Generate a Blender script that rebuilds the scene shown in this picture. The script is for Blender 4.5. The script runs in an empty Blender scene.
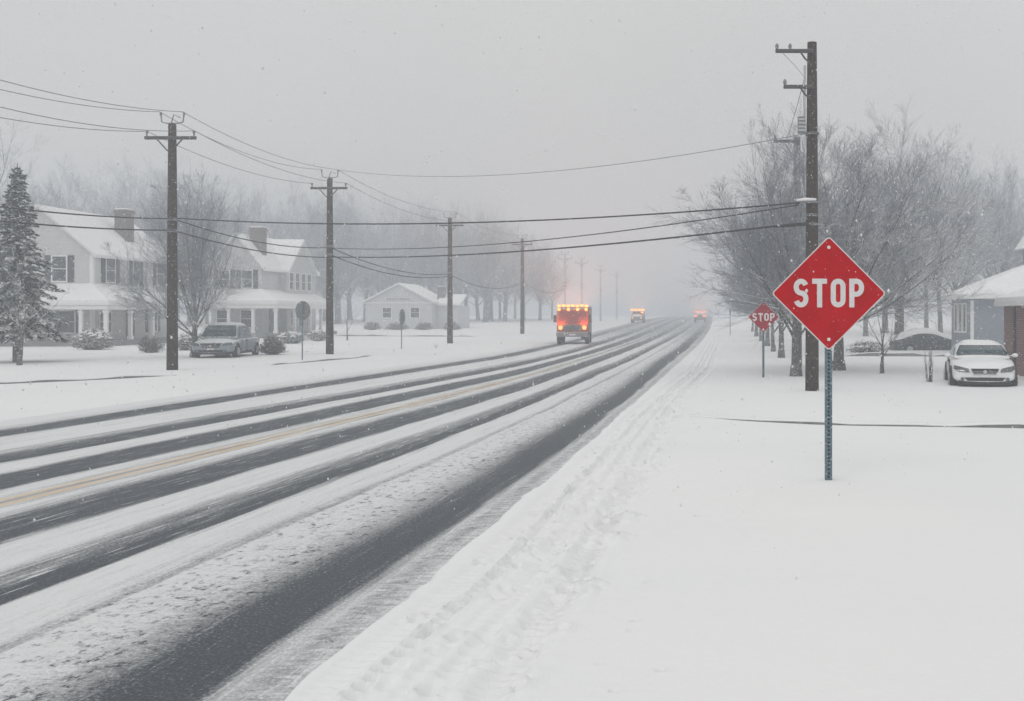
import bpy, math, random
import numpy as np
from mathutils import Vector, Matrix

scene = bpy.context.scene
COL = scene.collection
R = math.radians

# ------------------------------------------------------------------ camera, sky, sun, exposure
F, HC, VX, VY = 1138.0, 2.1, 712.0, 315.0            # focal length in pixels, eye height, vanishing point
cam_d = bpy.data.cameras.new('camera')
cam = bpy.data.objects.new('camera', cam_d)
COL.objects.link(cam)
cam.location = (0, 0, HC)
cam.rotation_euler = (R(90), 0, 0)
cam_d.sensor_width = 36.0
cam_d.lens = 36.0 * F / 1024.0
cam_d.shift_x = -(VX - 512.0) / 1024.0
cam_d.shift_y = -(350.5 - VY) / 1024.0
cam_d.clip_start = 0.1
cam_d.clip_end = 2000
scene.camera = cam

SUN_EL, SUN_ROT = R(48), R(200)
world = bpy.data.worlds.new('World')
scene.world = world
world.use_nodes = True
wt = world.node_tree
wt.nodes.clear()
w_out = wt.nodes.new('ShaderNodeOutputWorld')
w_bg = wt.nodes.new('ShaderNodeBackground')
w_sky = wt.nodes.new('ShaderNodeTexSky')
w_sky.sky_type = 'NISHITA'
w_sky.sun_disc = False
w_sky.sun_elevation = SUN_EL
w_sky.sun_rotation = SUN_ROT
w_sky.dust_density = 6.0
w_hs = wt.nodes.new('ShaderNodeHueSaturation')
w_hs.inputs['Saturation'].default_value = 0.10
wt.links.new(w_sky.outputs['Color'], w_hs.inputs['Color'])
# an overcast deck: brighter overhead than at the horizon
w_tc = wt.nodes.new('ShaderNodeTexCoord')
w_sep = wt.nodes.new('ShaderNodeSeparateXYZ')
wt.links.new(w_tc.outputs['Generated'], w_sep.inputs[0])
w_ramp = wt.nodes.new('ShaderNodeMapRange')
w_ramp.inputs['From Min'].default_value = 0.0
w_ramp.inputs['From Max'].default_value = 1.0
w_ramp.inputs['To Min'].default_value = 6.9
w_ramp.inputs['To Max'].default_value = 10.6
wt.links.new(w_sep.outputs['Z'], w_ramp.inputs['Value'])
w_cn = wt.nodes.new('ShaderNodeTexNoise')
w_cn.inputs['Scale'].default_value = 2.2
w_cn.inputs['Detail'].default_value = 3
wt.links.new(w_tc.outputs['Generated'], w_cn.inputs['Vector'])
w_cm = wt.nodes.new('ShaderNodeMapRange')
w_cm.inputs['From Min'].default_value = 0.3
w_cm.inputs['From Max'].default_value = 0.7
w_cm.inputs['To Min'].default_value = 0.955
w_cm.inputs['To Max'].default_value = 1.045
wt.links.new(w_cn.outputs['Fac'], w_cm.inputs['Value'])
w_mul = wt.nodes.new('ShaderNodeMath')
w_mul.operation = 'MULTIPLY'
wt.links.new(w_ramp.outputs['Result'], w_mul.inputs[0])
wt.links.new(w_cm.outputs['Result'], w_mul.inputs[1])
w_tint = wt.nodes.new('ShaderNodeMix')
w_tint.data_type = 'RGBA'
w_tint.blend_type = 'MULTIPLY'
w_tint.inputs['Factor'].default_value = 1.0
w_tint.inputs['A'].default_value = (1.0, 0.996, 0.978, 1)
wt.links.new(w_mul.outputs[0], w_tint.inputs['B'])
w_mix = wt.nodes.new('ShaderNodeMix')
w_mix.data_type = 'RGBA'
w_mix.inputs['Factor'].default_value = 0.85
wt.links.new(w_hs.outputs['Color'], w_mix.inputs['A'])
wt.links.new(w_tint.outputs['Result'], w_mix.inputs['B'])
wt.links.new(w_mix.outputs['Result'], w_bg.inputs['Color'])
w_bg.inputs['Strength'].default_value = 0.091
wt.links.new(w_bg.outputs[0], w_out.inputs['Surface'])

sun_d = bpy.data.lights.new('sun', 'SUN')
sun_d.energy = 0.5
sun_d.angle = R(40)
sun_d.color = (1.0, 0.98, 0.95)
sun = bpy.data.objects.new('sun', sun_d)
COL.objects.link(sun)
sun.location = (0, 0, 60)
sd = Vector((math.sin(SUN_ROT) * math.cos(SUN_EL), math.cos(SUN_ROT) * math.cos(SUN_EL), math.sin(SUN_EL)))
sun.rotation_euler = sd.to_track_quat('Z', 'Y').to_euler()

scene.view_settings.view_transform = 'Standard'
scene.view_settings.look = 'None'
scene.view_settings.exposure = 0.0
scene.view_settings.gamma = 1.0
scene.view_settings.use_curve_mapping = False
scene.cycles.volume_bounces = 3
scene.cycles.max_bounces = 8
scene.cycles.sample_clamp_indirect = 4.0

HAZE_DENSITY = 0.0047
HAZE_COLOR = (0.815, 0.850, 0.900, 1)

rng = random.Random(11)
nrng = np.random.default_rng(5)


def gz(y):
    """height of the land: level near the camera, rising gently beyond 75 m"""
    y = np.asarray(y, dtype=float)
    t = np.log1p(np.exp(np.clip((y - 78) / 12.0, -40, 40))) * 12.0
    z = 0.009 * t
    return np.where(z > 1.0, 1.0 + 0.75 * (1 - np.exp(-(z - 1.0) / 0.75)), z)


def G(y):
    return float(gz(y))


# ------------------------------------------------------------------ numpy noise
def _hash(ix, iy, seed):
    n = (ix.astype(np.int64) * 374761393 + iy.astype(np.int64) * 668265263 + seed * 974634777) & 0x7fffffff
    n = ((n ^ (n >> 13)) * 1274126177) & 0x7fffffff
    return ((n ^ (n >> 16)) & 0xffff) / 65535.0


def vnoise(x, y, seed=0):
    x = np.asarray(x, float)
    y = np.asarray(y, float)
    ix = np.floor(x); iy = np.floor(y)
    fx = x - ix; fy = y - iy
    fx = fx * fx * (3 - 2 * fx); fy = fy * fy * (3 - 2 * fy)
    a = _hash(ix, iy, seed); b = _hash(ix + 1, iy, seed)
    c = _hash(ix, iy + 1, seed); d = _hash(ix + 1, iy + 1, seed)
    return (a + (b - a) * fx) * (1 - fy) + (c + (d - c) * fx) * fy


def fbm(x, y, seed=0, oct=4):
    s = 0; a = 1; t = 0
    for o in range(oct):
        s = s + a * vnoise(x * 2 ** o, y * 2 ** o, seed + o * 17)
        t += a
        a *= 0.5
    return s / t


# ------------------------------------------------------------------ materials
def nt(name):
    m = bpy.data.materials.new(name)
    m.use_nodes = True
    t = m.node_tree
    t.nodes.clear()
    out = t.nodes.new('ShaderNodeOutputMaterial')
    b = t.nodes.new('ShaderNodeBsdfPrincipled')
    t.links.new(b.outputs[0], out.inputs['Surface'])
    return m, t, b


def node(t, typ, **kw):
    n = t.nodes.new(typ)
    for k, v in kw.items():
        setattr(n, k, v)
    return n


def noise(t, vec, scale, detail=3, rough=0.55):
    n = node(t, 'ShaderNodeTexNoise')
    n.inputs['Scale'].default_value = scale
    n.inputs['Detail'].default_value = detail
    n.inputs['Roughness'].default_value = rough
    if vec is not None:
        t.links.new(vec, n.inputs['Vector'])
    return n.outputs['Fac']


def mathn(t, op, a, b=None, c=None, clamp=False):
    n = node(t, 'ShaderNodeMath', operation=op)
    n.use_clamp = clamp
    for i, v in enumerate((a, b, c)):
        if v is None:
            continue
        if hasattr(v, 'is_linked'):
            t.links.new(v, n.inputs[i])
        else:
            n.inputs[i].default_value = v
    return n.outputs[0]


def maprange(t, v, a, b, c=0.0, d=1.0, smooth=False):
    n = node(t, 'ShaderNodeMapRange')
    if smooth:
        n.interpolation_type = 'SMOOTHSTEP'
    t.links.new(v, n.inputs['Value'])
    n.inputs['From Min'].default_value = a
    n.inputs['From Max'].default_value = b
    n.inputs['To Min'].default_value = c
    n.inputs['To Max'].default_value = d
    return n.outputs['Result']


def mixc(t, fac, a, b):
    n = node(t, 'ShaderNodeMix', data_type='RGBA')
    for k, v in (('Factor', fac), ('A', a), ('B', b)):
        if hasattr(v, 'is_linked'):
            t.links.new(v, n.inputs[k])
        elif k == 'Factor':
            n.inputs[k].default_value = v
        else:
            n.inputs[k].default_value = (*v, 1) if len(v) == 3 else v
    return n.outputs['Result']


def bump(t, b, h, strength, dist):
    n = node(t, 'ShaderNodeBump')
    n.inputs['Strength'].default_value = strength
    n.inputs['Distance'].default_value = dist
    t.links.new(h, n.inputs['Height'])
    t.links.new(n.outputs[0], b.inputs['Normal'])


SNOW = (0.80, 0.805, 0.81)


def mat(name, color, rough=0.7, var=0.12, scale=8.0, snow=0.0, speck=0.0, speck_scale=40.0, metal=0.0, bumpy=0.0, stretch=None, spec=0.3):
    """a base colour with natural variation; snow > 0 lets snow lie on faces that look up; speck > 0 sprinkles flecks of stuck snow"""
    m, t, b = nt(name)
    tc = node(t, 'ShaderNodeTexCoord')
    vec = tc.outputs['Object']
    if stretch:
        mp = node(t, 'ShaderNodeMapping')
        mp.inputs['Scale'].default_value = stretch
        t.links.new(vec, mp.inputs['Vector'])
        vec2 = mp.outputs['Vector']
    else:
        vec2 = vec
    n = noise(t, vec2, scale, 4)
    dark = tuple(c * (1 - var) for c in color)
    lite = tuple(min(1, c * (1 + var)) for c in color)
    col = mixc(t, maprange(t, n, 0.3, 0.7), dark, lite)
    if speck > 0:
        s = noise(t, vec, speck_scale, 2, 0.7)
        th = 0.78 - speck * 0.3
        col = mixc(t, maprange(t, s, th, th + 0.06), col, SNOW)
    if snow > 0:
        ge = node(t, 'ShaderNodeNewGeometry')
        sp = node(t, 'ShaderNodeSeparateXYZ')
        t.links.new(ge.outputs['True Normal'], sp.inputs[0])
        s2 = noise(t, vec, scale * 2.0, 2)
        v = mathn(t, 'ADD', sp.outputs['Z'], mathn(t, 'MULTIPLY', mathn(t, 'SUBTRACT', s2, 0.5), 1.1))
        col = mixc(t, maprange(t, v, 0.95 - snow, 1.15 - snow), col, SNOW)
    t.links.new(col, b.inputs['Base Color'])
    b.inputs['Roughness'].default_value = rough
    b.inputs['Metallic'].default_value = metal
    b.inputs['Specular IOR Level'].default_value = spec
    if bumpy > 0:
        bump(t, b, n, 0.6, bumpy)
    return m


def emit_mat(name, color, strength):
    m = bpy.data.materials.new(name)
    m.use_nodes = True
    t = m.node_tree
    t.nodes.clear()
    out = t.nodes.new('ShaderNodeOutputMaterial')
    e = t.nodes.new('ShaderNodeEmission')
    e.inputs['Color'].default_value = (*color, 1)
    e.inputs['Strength'].default_value = strength
    t.links.new(e.outputs[0], out.inputs['Surface'])
    return m


def snow_ground_mat():
    m, t, b = nt('snow_ground')
    tc = node(t, 'ShaderNodeTexCoord')
    v = tc.outputs['Object']
    n1 = noise(t, v, 0.12, 3)
    n2 = noise(t, v, 22.0, 4, 0.65)
    n3 = noise(t, v, 2.2, 4, 0.6)
    col = mixc(t, maprange(t, n1, 0.3, 0.7), (0.785, 0.79, 0.80), (0.83, 0.83, 0.825))
    # crumbs of grit and old leaf, few and small
    vo = node(t, 'ShaderNodeTexVoronoi')
    vo.inputs['Scale'].default_value = 1.15
    t.links.new(v, vo.inputs['Vector'])
    d = maprange(t, vo.outputs['Distance'], 0.012, 0.03, 1.0, 0.0)
    sel = maprange(t, n3, 0.58, 0.62)
    col = mixc(t, mathn(t, 'MULTIPLY', mathn(t, 'MULTIPLY', d, sel), 0.35), col, (0.25, 0.25, 0.25))
    t.links.new(col, b.inputs['Base Color'])
    b.inputs['Roughness'].default_value = 0.85
    b.inputs['Specular IOR Level'].default_value = 0.2
    h = mathn(t, 'ADD', mathn(t, 'MULTIPLY', n2, 0.25), mathn(t, 'MULTIPLY', n3, 0.9))
    bump(t, b, h, 0.35, 0.05)
    return m


def road_mat():
    """wet asphalt under thin snow: how much snow is left depends on the distance across the road (UV x, metres)"""
    m, t, b = nt('snowy_asphalt')
    uv = node(t, 'ShaderNodeUVMap')
    uv.uv_map = 'lanes'
    sp = node(t, 'ShaderNodeSeparateXYZ')
    t.links.new(uv.outputs[0], sp.inputs[0])
    u, v = sp.outputs['X'], sp.outputs['Y']

    def nz(su, sv, detail=3, rough=0.55, off=0.0):
        c = node(t, 'ShaderNodeCombineXYZ')
        t.links.new(mathn(t, 'MULTIPLY', u, su), c.inputs[0])
        t.links.new(mathn(t, 'MULTIPLY', v, sv), c.inputs[1])
        c.inputs[2].default_value = off
        return noise(t, c.outputs[0], 1.0, detail, rough)
    n_wander = nz(0.55, 0.10, 3, 0.55, 1.3)
    n_streak = nz(7.0, 0.30, 5, 0.62, 4.1)
    n_streak2 = nz(26.0, 1.1, 4, 0.65, 8.1)
    n_speck = nz(48.0, 34.0, 3, 0.75, 2.2)
    n_chunk = nz(13.0, 8.0, 5, 0.72, 6.6)
    n_trans = nz(8.0, 19.0, 4, 0.65, 5.5)
    n_rip = nz(4.5, 11.0, 5, 0.68, 9.9)
    n_big = nz(0.9, 0.12, 3, 0.5, 12.9)
    uu = mathn(t, 'ADD', u, mathn(t, 'MULTIPLY', mathn(t, 'SUBTRACT', n_wander, 0.5), 0.40))
    uu = mathn(t, 'ADD', uu, mathn(t, 'MULTIPLY', mathn(t, 'SUBTRACT', n_streak, 0.5), 0.22))
    fac = maprange(t, uu, -15.0, -2.0)
    # coverage, roughness of texture at u
    stops = [(-15.0, 1.0), (-14.1, 0.95), (-13.75, 0.80), (-13.40, 0.62), (-13.22, 0.05), (-12.62, 0.10), (-12.42, 0.84), (-11.5, 0.92),
             (-11.28, 0.82), (-11.22, 0.35), (-11.14, 0.62), (-10.98, 0.34), (-10.86, 0.08), (-10.40, 0.05), (-10.26, 0.88), (-9.72, 0.90), (-9.55, 0.10),
             (-8.80, 0.03), (-8.68, 0.74), (-8.45, 0.80), (-8.28, 0.50), (-8.00, 0.46), (-7.86, 0.88), (-7.66, 0.62), (-7.46, 0.12),
             (-6.78, 0.03), (-6.64, 0.86), (-6.05, 0.92), (-5.88, 0.42), (-5.66, 0.30), (-5.52, 0.05), (-5.30, 0.04)]
    ramp = node(t, 'ShaderNodeValToRGB')
    ramp2 = node(t, 'ShaderNodeValToRGB')
    stops2 = [(-5.40, 0.0), (-5.30, 0.02), (-5.16, 0.93), (-4.70, 0.90), (-4.50, 0.50), (-4.44, 0.90), (-4.1, 0.88), (-3.85, 0.76), (-3.58, 0.46), (-3.38, 0.13),
              (-3.05, 0.0), (-2.86, 0.12), (-2.74, 0.62), (-2.66, 0.68), (-2.58, 0.56), (-2.45, 0.62), (-2.34, 0.70), (-2.2, 0.78)]

    def fill(rp, st):
        el = rp.color_ramp.elements
        while len(el) < len(st):
            el.new(0.5)
        for e, (x, c) in zip(el, st):
            e.position = (x + 15.0) / 13.0
        for e, (x, c) in zip(el, st):
            e.position = (x + 15.0) / 13.0
            e.color = (c, c, c, 1)
    fill(ramp, stops)
    fill(ramp2, stops2)
    t.links.new(fac, ramp.inputs['Fac'])
    t.links.new(fac, ramp2.inputs['Fac'])
    sel = mathn(t, 'GREATER_THAN', uu, -5.35)
    base = mixc(t, sel, ramp.outputs['Color'], ramp2.outputs['Color'])
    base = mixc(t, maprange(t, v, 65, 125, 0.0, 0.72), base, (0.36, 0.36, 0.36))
    calm = maprange(t, u, -4.75, -4.45, 1.0, 0.35)
    # where the texture is broken into chunks (slush beside the wide wheel path) or ripples (gutter)
    chunkzone = maprange(t, mathn(t, 'ABSOLUTE', mathn(t, 'ADD', u, 4.05)), 0.25, 0.75, 1.0, 0.0, True)
    ripzone = maprange(t, u, -2.80, -2.62, 0.0, 1.0, True)
    cov = mathn(t, 'ADD', base, mathn(t, 'MULTIPLY', mathn(t, 'MULTIPLY', mathn(t, 'SUBTRACT', n_streak, 0.5), 0.80), calm))
    cov = mathn(t, 'ADD', cov, mathn(t, 'MULTIPLY', mathn(t, 'ADD', mathn(t, 'MULTIPLY', mathn(t, 'SUBTRACT', n_streak2, 0.5), 0.50), maprange(t, n_streak2, 0.57, 0.68, 0.0, 0.46)), calm))
    cov = mathn(t, 'ADD', cov, mathn(t, 'MULTIPLY', mathn(t, 'SUBTRACT', n_speck, 0.5), 0.75))
    cov = mathn(t, 'ADD', cov, mathn(t, 'MULTIPLY', mathn(t, 'SUBTRACT', n_big, 0.5), 0.20))
    cov = mathn(t, 'ADD', cov, mathn(t, 'MULTIPLY', mathn(t, 'ADD', maprange(t, n_chunk, 0.30, 0.46, -0.75, 0.0), mathn(t, 'MULTIPLY', mathn(t, 'SUBTRACT', n_trans, 0.5), 0.75)), chunkzone))
    cov = mathn(t, 'ADD', cov, mathn(t, 'MULTIPLY', mathn(t, 'ADD', mathn(t, 'MULTIPLY', mathn(t, 'SUBTRACT', n_rip, 0.5), 1.0), mathn(t, 'MULTIPLY', mathn(t, 'SUBTRACT', n_trans, 0.5), 0.55)), ripzone))
    cover = maprange(t, cov, 0.12, 0.88, 0.0, 1.0, False)
    cover = mathn(t, 'ADD', cover, maprange(t, n_speck, 0.56, 0.74, 0.0, 0.30), None, True)
    yl = mathn(t, 'MULTIPLY', mathn(t, 'GREATER_THAN', u, -8.33), mathn(t, 'LESS_THAN', u, -7.96))
    gap = mathn(t, 'LESS_THAN', mathn(t, 'ABSOLUTE', mathn(t, 'ADD', u, 8.145)), 0.045)
    yl = mathn(t, 'MULTIPLY', yl, mathn(t, 'SUBTRACT', 1.0, gap))
    asph = mixc(t, maprange(t, n_speck, 0.25, 0.75), (0.040, 0.049, 0.061), (0.080, 0.092, 0.107))
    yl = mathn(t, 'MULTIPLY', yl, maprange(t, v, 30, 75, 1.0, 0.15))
    ground = mixc(t, yl, asph, (0.58, 0.36, 0.12))
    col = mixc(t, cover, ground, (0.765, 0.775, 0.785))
    t.links.new(col, b.inputs['Base Color'])
    t.links.new(maprange(t, cover, 0, 0.6, 0.5, 0.88), b.inputs['Roughness'])
    b.inputs['Specular IOR Level'].default_value = 0.2
    h = mathn(t, 'ADD', mathn(t, 'MULTIPLY', cov, 0.8), mathn(t, 'MULTIPLY', n_speck, 0.3))
    bump(t, b, h, 0.75, 0.025)
    return m


def siding_mat(name, color):
    m, t, b = nt(name)
    tc = node(t, 'ShaderNodeTexCoord')
    v = tc.outputs['Object']
    sp = node(t, 'ShaderNodeSeparateXYZ')
    t.links.new(v, sp.inputs[0])
    fr = mathn(t, 'FRACT', mathn(t, 'MULTIPLY', sp.outputs['Z'], 5.0))
    n = noise(t, v, 1.4, 4)
    col = mixc(t, maprange(t, n, 0.3, 0.7), tuple(c * 0.9 for c in color), color)
    t.links.new(col, b.inputs['Base Color'])
    b.inputs['Roughness'].default_value = 0.75
    bump(t, b, fr, 0.9, 0.03)
    return m


def brick_mat():
    m, t, b = nt('brick_wall')
    tc = node(t, 'ShaderNodeTexCoord')
    sp = node(t, 'ShaderNodeSeparateXYZ')
    t.links.new(tc.outputs['Object'], sp.inputs[0])
    mp = node(t, 'ShaderNodeCombineXYZ')
    t.links.new(mathn(t, 'ADD', sp.outputs['X'], sp.outputs['Y']), mp.inputs[0])
    t.links.new(sp.outputs['Z'], mp.inputs[1])
    br = node(t, 'ShaderNodeTexBrick')
    br.inputs['Scale'].default_value = 1.0
    br.inputs['Brick Width'].default_value = 0.22
    br.inputs['Row Height'].default_value = 0.075
    br.inputs['Mortar Size'].default_value = 0.008
    br.inputs['Color1'].default_value = (0.21, 0.070, 0.058, 1)
    br.inputs['Color2'].default_value = (0.15, 0.055, 0.05, 1)
    br.inputs['Mortar'].default_value = (0.28, 0.26, 0.25, 1)
    t.links.new(mp.outputs[0], br.inputs['Vector'])
    n = noise(t, tc.outputs['Object'], 1.6, 4)
    col = mixc(t, maprange(t, n, 0.35, 0.75, 0.0, 0.2), br.outputs['Color'], (0.30, 0.25, 0.24))
    t.links.new(col, b.inputs['Base Color'])
    b.inputs['Roughness'].default_value = 0.85
    return m


def flake_mat():
    m = bpy.data.materials.new('snowflake')
    m.use_nodes = True
    t = m.node_tree
    t.nodes.clear()
    out = t.nodes.new('ShaderNodeOutputMaterial')
    a = t.nodes.new('ShaderNodeBsdfDiffuse')
    b = t.nodes.new('ShaderNodeBsdfTranslucent')
    a.inputs['Color'].default_value = b.inputs['Color'].default_value = (0.93, 0.93, 0.93, 1)
    x = t.nodes.new('ShaderNodeMixShader')
    x.inputs[0].default_value = 0.5
    t.links.new(a.outputs[0], x.inputs[1])
    t.links.new(b.outputs[0], x.inputs[2])
    t.links.new(x.outputs[0], out.inputs['Surface'])
    return m


M = dict(
    ground=snow_ground_mat(), road=road_mat(),
    snow=mat('settled_snow', (0.80, 0.805, 0.81), 0.85, 0.03, 3.0, bumpy=0.03),
    kerb=mat('kerb_concrete', (0.22, 0.22, 0.22), 0.85, 0.2, 6.0, snow=0.35, speck=0.25, speck_scale=14),
    pole=mat('weathered_pole_wood', (0.048, 0.033, 0.025), 0.9, 0.35, 5.0, speck=0.40, speck_scale=34, spec=0.1, stretch=(6, 6, 0.6), bumpy=0.01),
    poleg=mat('grey_pole_wood', (0.125, 0.125, 0.13), 0.9, 0.3, 5.0, speck=0.66, speck_scale=26, spec=0.1, stretch=(6, 6, 0.6), bumpy=0.01),
    polehaze=mat('haze_painted_pole', (0.42, 0.42, 0.43), 0.9, 0.3, 5.0, speck=0.75, speck_scale=26, spec=0.05, stretch=(6, 6, 0.6)),  # pole wood with distance haze painted into its colour
    arm=mat('crossarm_wood', (0.075, 0.07, 0.068), 0.85, 0.25, 5.0, snow=0.45, speck=0.3, speck_scale=24),
    cable=mat('black_cable', (0.030, 0.032, 0.036), 0.6, 0.1, 2.0, snow=0.12),
    wire=mat('grey_wire', (0.14, 0.145, 0.15), 0.6, 0.1, 2.0),
    insul=mat('grey_insulator', (0.20, 0.20, 0.21), 0.4, 0.1, 20.0, snow=0.3),
    conduit=mat('pale_conduit', (0.45, 0.46, 0.47), 0.6, 0.1, 8.0),
    bark=mat('frosted_bark', (0.088, 0.082, 0.080), 0.9, 0.3, 6.0, snow=0.42, speck=0.62, speck_scale=22, bumpy=0.02, stretch=(3, 3, 0.7)),
    twig=mat('frosted_twigs', (0.22, 0.232, 0.26), 0.9, 0.3, 3.0, snow=0.58, spec=0.05),
    needle=mat('spruce_needles', (0.030, 0.043, 0.046), 0.85, 0.4, 1.1, snow=0.30, spec=0.05),
    shrub=mat('bare_shrub_twigs', (0.085, 0.082, 0.082), 0.9, 0.3, 6.0, snow=0.30),
    shrubsnow=mat('snow_laden_twigs', (0.13, 0.13, 0.13), 0.9, 0.3, 6.0, snow=0.62),
    siding=siding_mat('white_siding', (0.58, 0.58, 0.575)), siding2=siding_mat('pale_grey_siding', (0.55, 0.555, 0.56)), cottage=siding_mat('cottage_siding', (0.60, 0.605, 0.62)),
    blue=siding_mat('blue_grey_siding', (0.25, 0.285, 0.33)),
    trim=mat('white_trim', (0.74, 0.74, 0.735), 0.6, 0.05),
    stone=mat('foundation_stone', (0.19, 0.19, 0.195), 0.9, 0.2, 3.0),
    glass=mat('dark_window_glass', (0.035, 0.040, 0.048), 0.15, 0.25, 1.2, spec=0.5),
    shutter=mat('charcoal_shutter', (0.038, 0.043, 0.052), 0.7, 0.15),
    shingle=mat('roof_shingle', (0.10, 0.10, 0.105), 0.9, 0.2, 5.0),
    chimney=mat('chimney_brick', (0.17, 0.15, 0.145), 0.9, 0.25, 7.0, speck=0.2, speck_scale=12),
    door=mat('dark_door_paint', (0.06, 0.065, 0.075), 0.5, 0.1),
    brick=brick_mat(),
    gal=mat('galvanised_post', (0.105, 0.165, 0.195), 0.55, 0.22, 18.0, speck=0.55, speck_scale=45, metal=0.0),
    hole=mat('dark_hole', (0.02, 0.025, 0.03), 0.9, 0.1),
    signred=mat('sign_red', (0.46, 0.001, 0.006), 0.7, 0.12, 4.0, speck=0.26, speck_scale=42, spec=0.02),
    signred2=mat('weathered_sign_red', (0.33, 0.012, 0.026), 0.6, 0.15, 5.0, speck=0.3, speck_scale=24, spec=0.15),
    signwhite=mat('sign_white', (0.68, 0.655, 0.66), 0.45, 0.06, 12.0),
    signback=mat('grey_sign_back', (0.16, 0.165, 0.17), 0.6, 0.15, 6.0, speck=0.3, speck_scale=20),
    bolt=mat('bolt_metal', (0.70, 0.69, 0.66), 0.35, 0.1, 30.0, metal=0.3),
    white_paint=mat('white_car_paint', (0.78, 0.785, 0.79), 0.28, 0.04, 3.0, spec=0.5, snow=0.22),
    silver_paint=mat('silver_car_paint', (0.235, 0.27, 0.305), 0.32, 0.12, 5.0, spec=0.5, snow=0.28),
    darkcar=mat('dark_car_paint', (0.05, 0.056, 0.064), 0.4, 0.2, 4.0, spec=0.3),
    tyre=mat('tyre_rubber', (0.022, 0.022, 0.024), 0.9, 0.2, 12.0, speck=0.25, speck_scale=20),
    rim=mat('alloy_rim', (0.42, 0.43, 0.44), 0.35, 0.1, 9.0, metal=0.6),
    carglass=mat('car_glass', (0.032, 0.066, 0.078), 0.12, 0.3, 3.0, spec=0.5, speck=0.12, speck_scale=20),
    blackplastic=mat('black_plastic', (0.025, 0.026, 0.028), 0.6, 0.1),
    lamp_off=mat('unlit_headlight', (0.10, 0.11, 0.12), 0.15, 0.2, 12.0, spec=0.6),
    chrome=mat('dull_chrome', (0.55, 0.56, 0.58), 0.25, 0.05, 9.0, metal=0.8),
    truckred=mat('red_truck_paint', (0.36, 0.075, 0.03), 0.45, 0.2, 4.0, snow=0.3, speck=0.25, speck_scale=9),
    truckwin=mat('tinted_windscreen', (0.17, 0.035, 0.03), 0.3, 0.2, 3.0),
    truckgrey=mat('slush_grey_paint', (0.26, 0.25, 0.25), 0.6, 0.2, 4.0, snow=0.3, speck=0.3, speck_scale=9),
    amber=emit_mat('amber_beacon', (1.0, 0.33, 0.07), 3.6),
    headl=emit_mat('warm_headlight', (1.0, 0.38, 0.12), 2.4),
    redl=emit_mat('red_tail_lamp', (1.0, 0.22, 0.10), 3.0),
    flake=flake_mat(),
)


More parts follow.
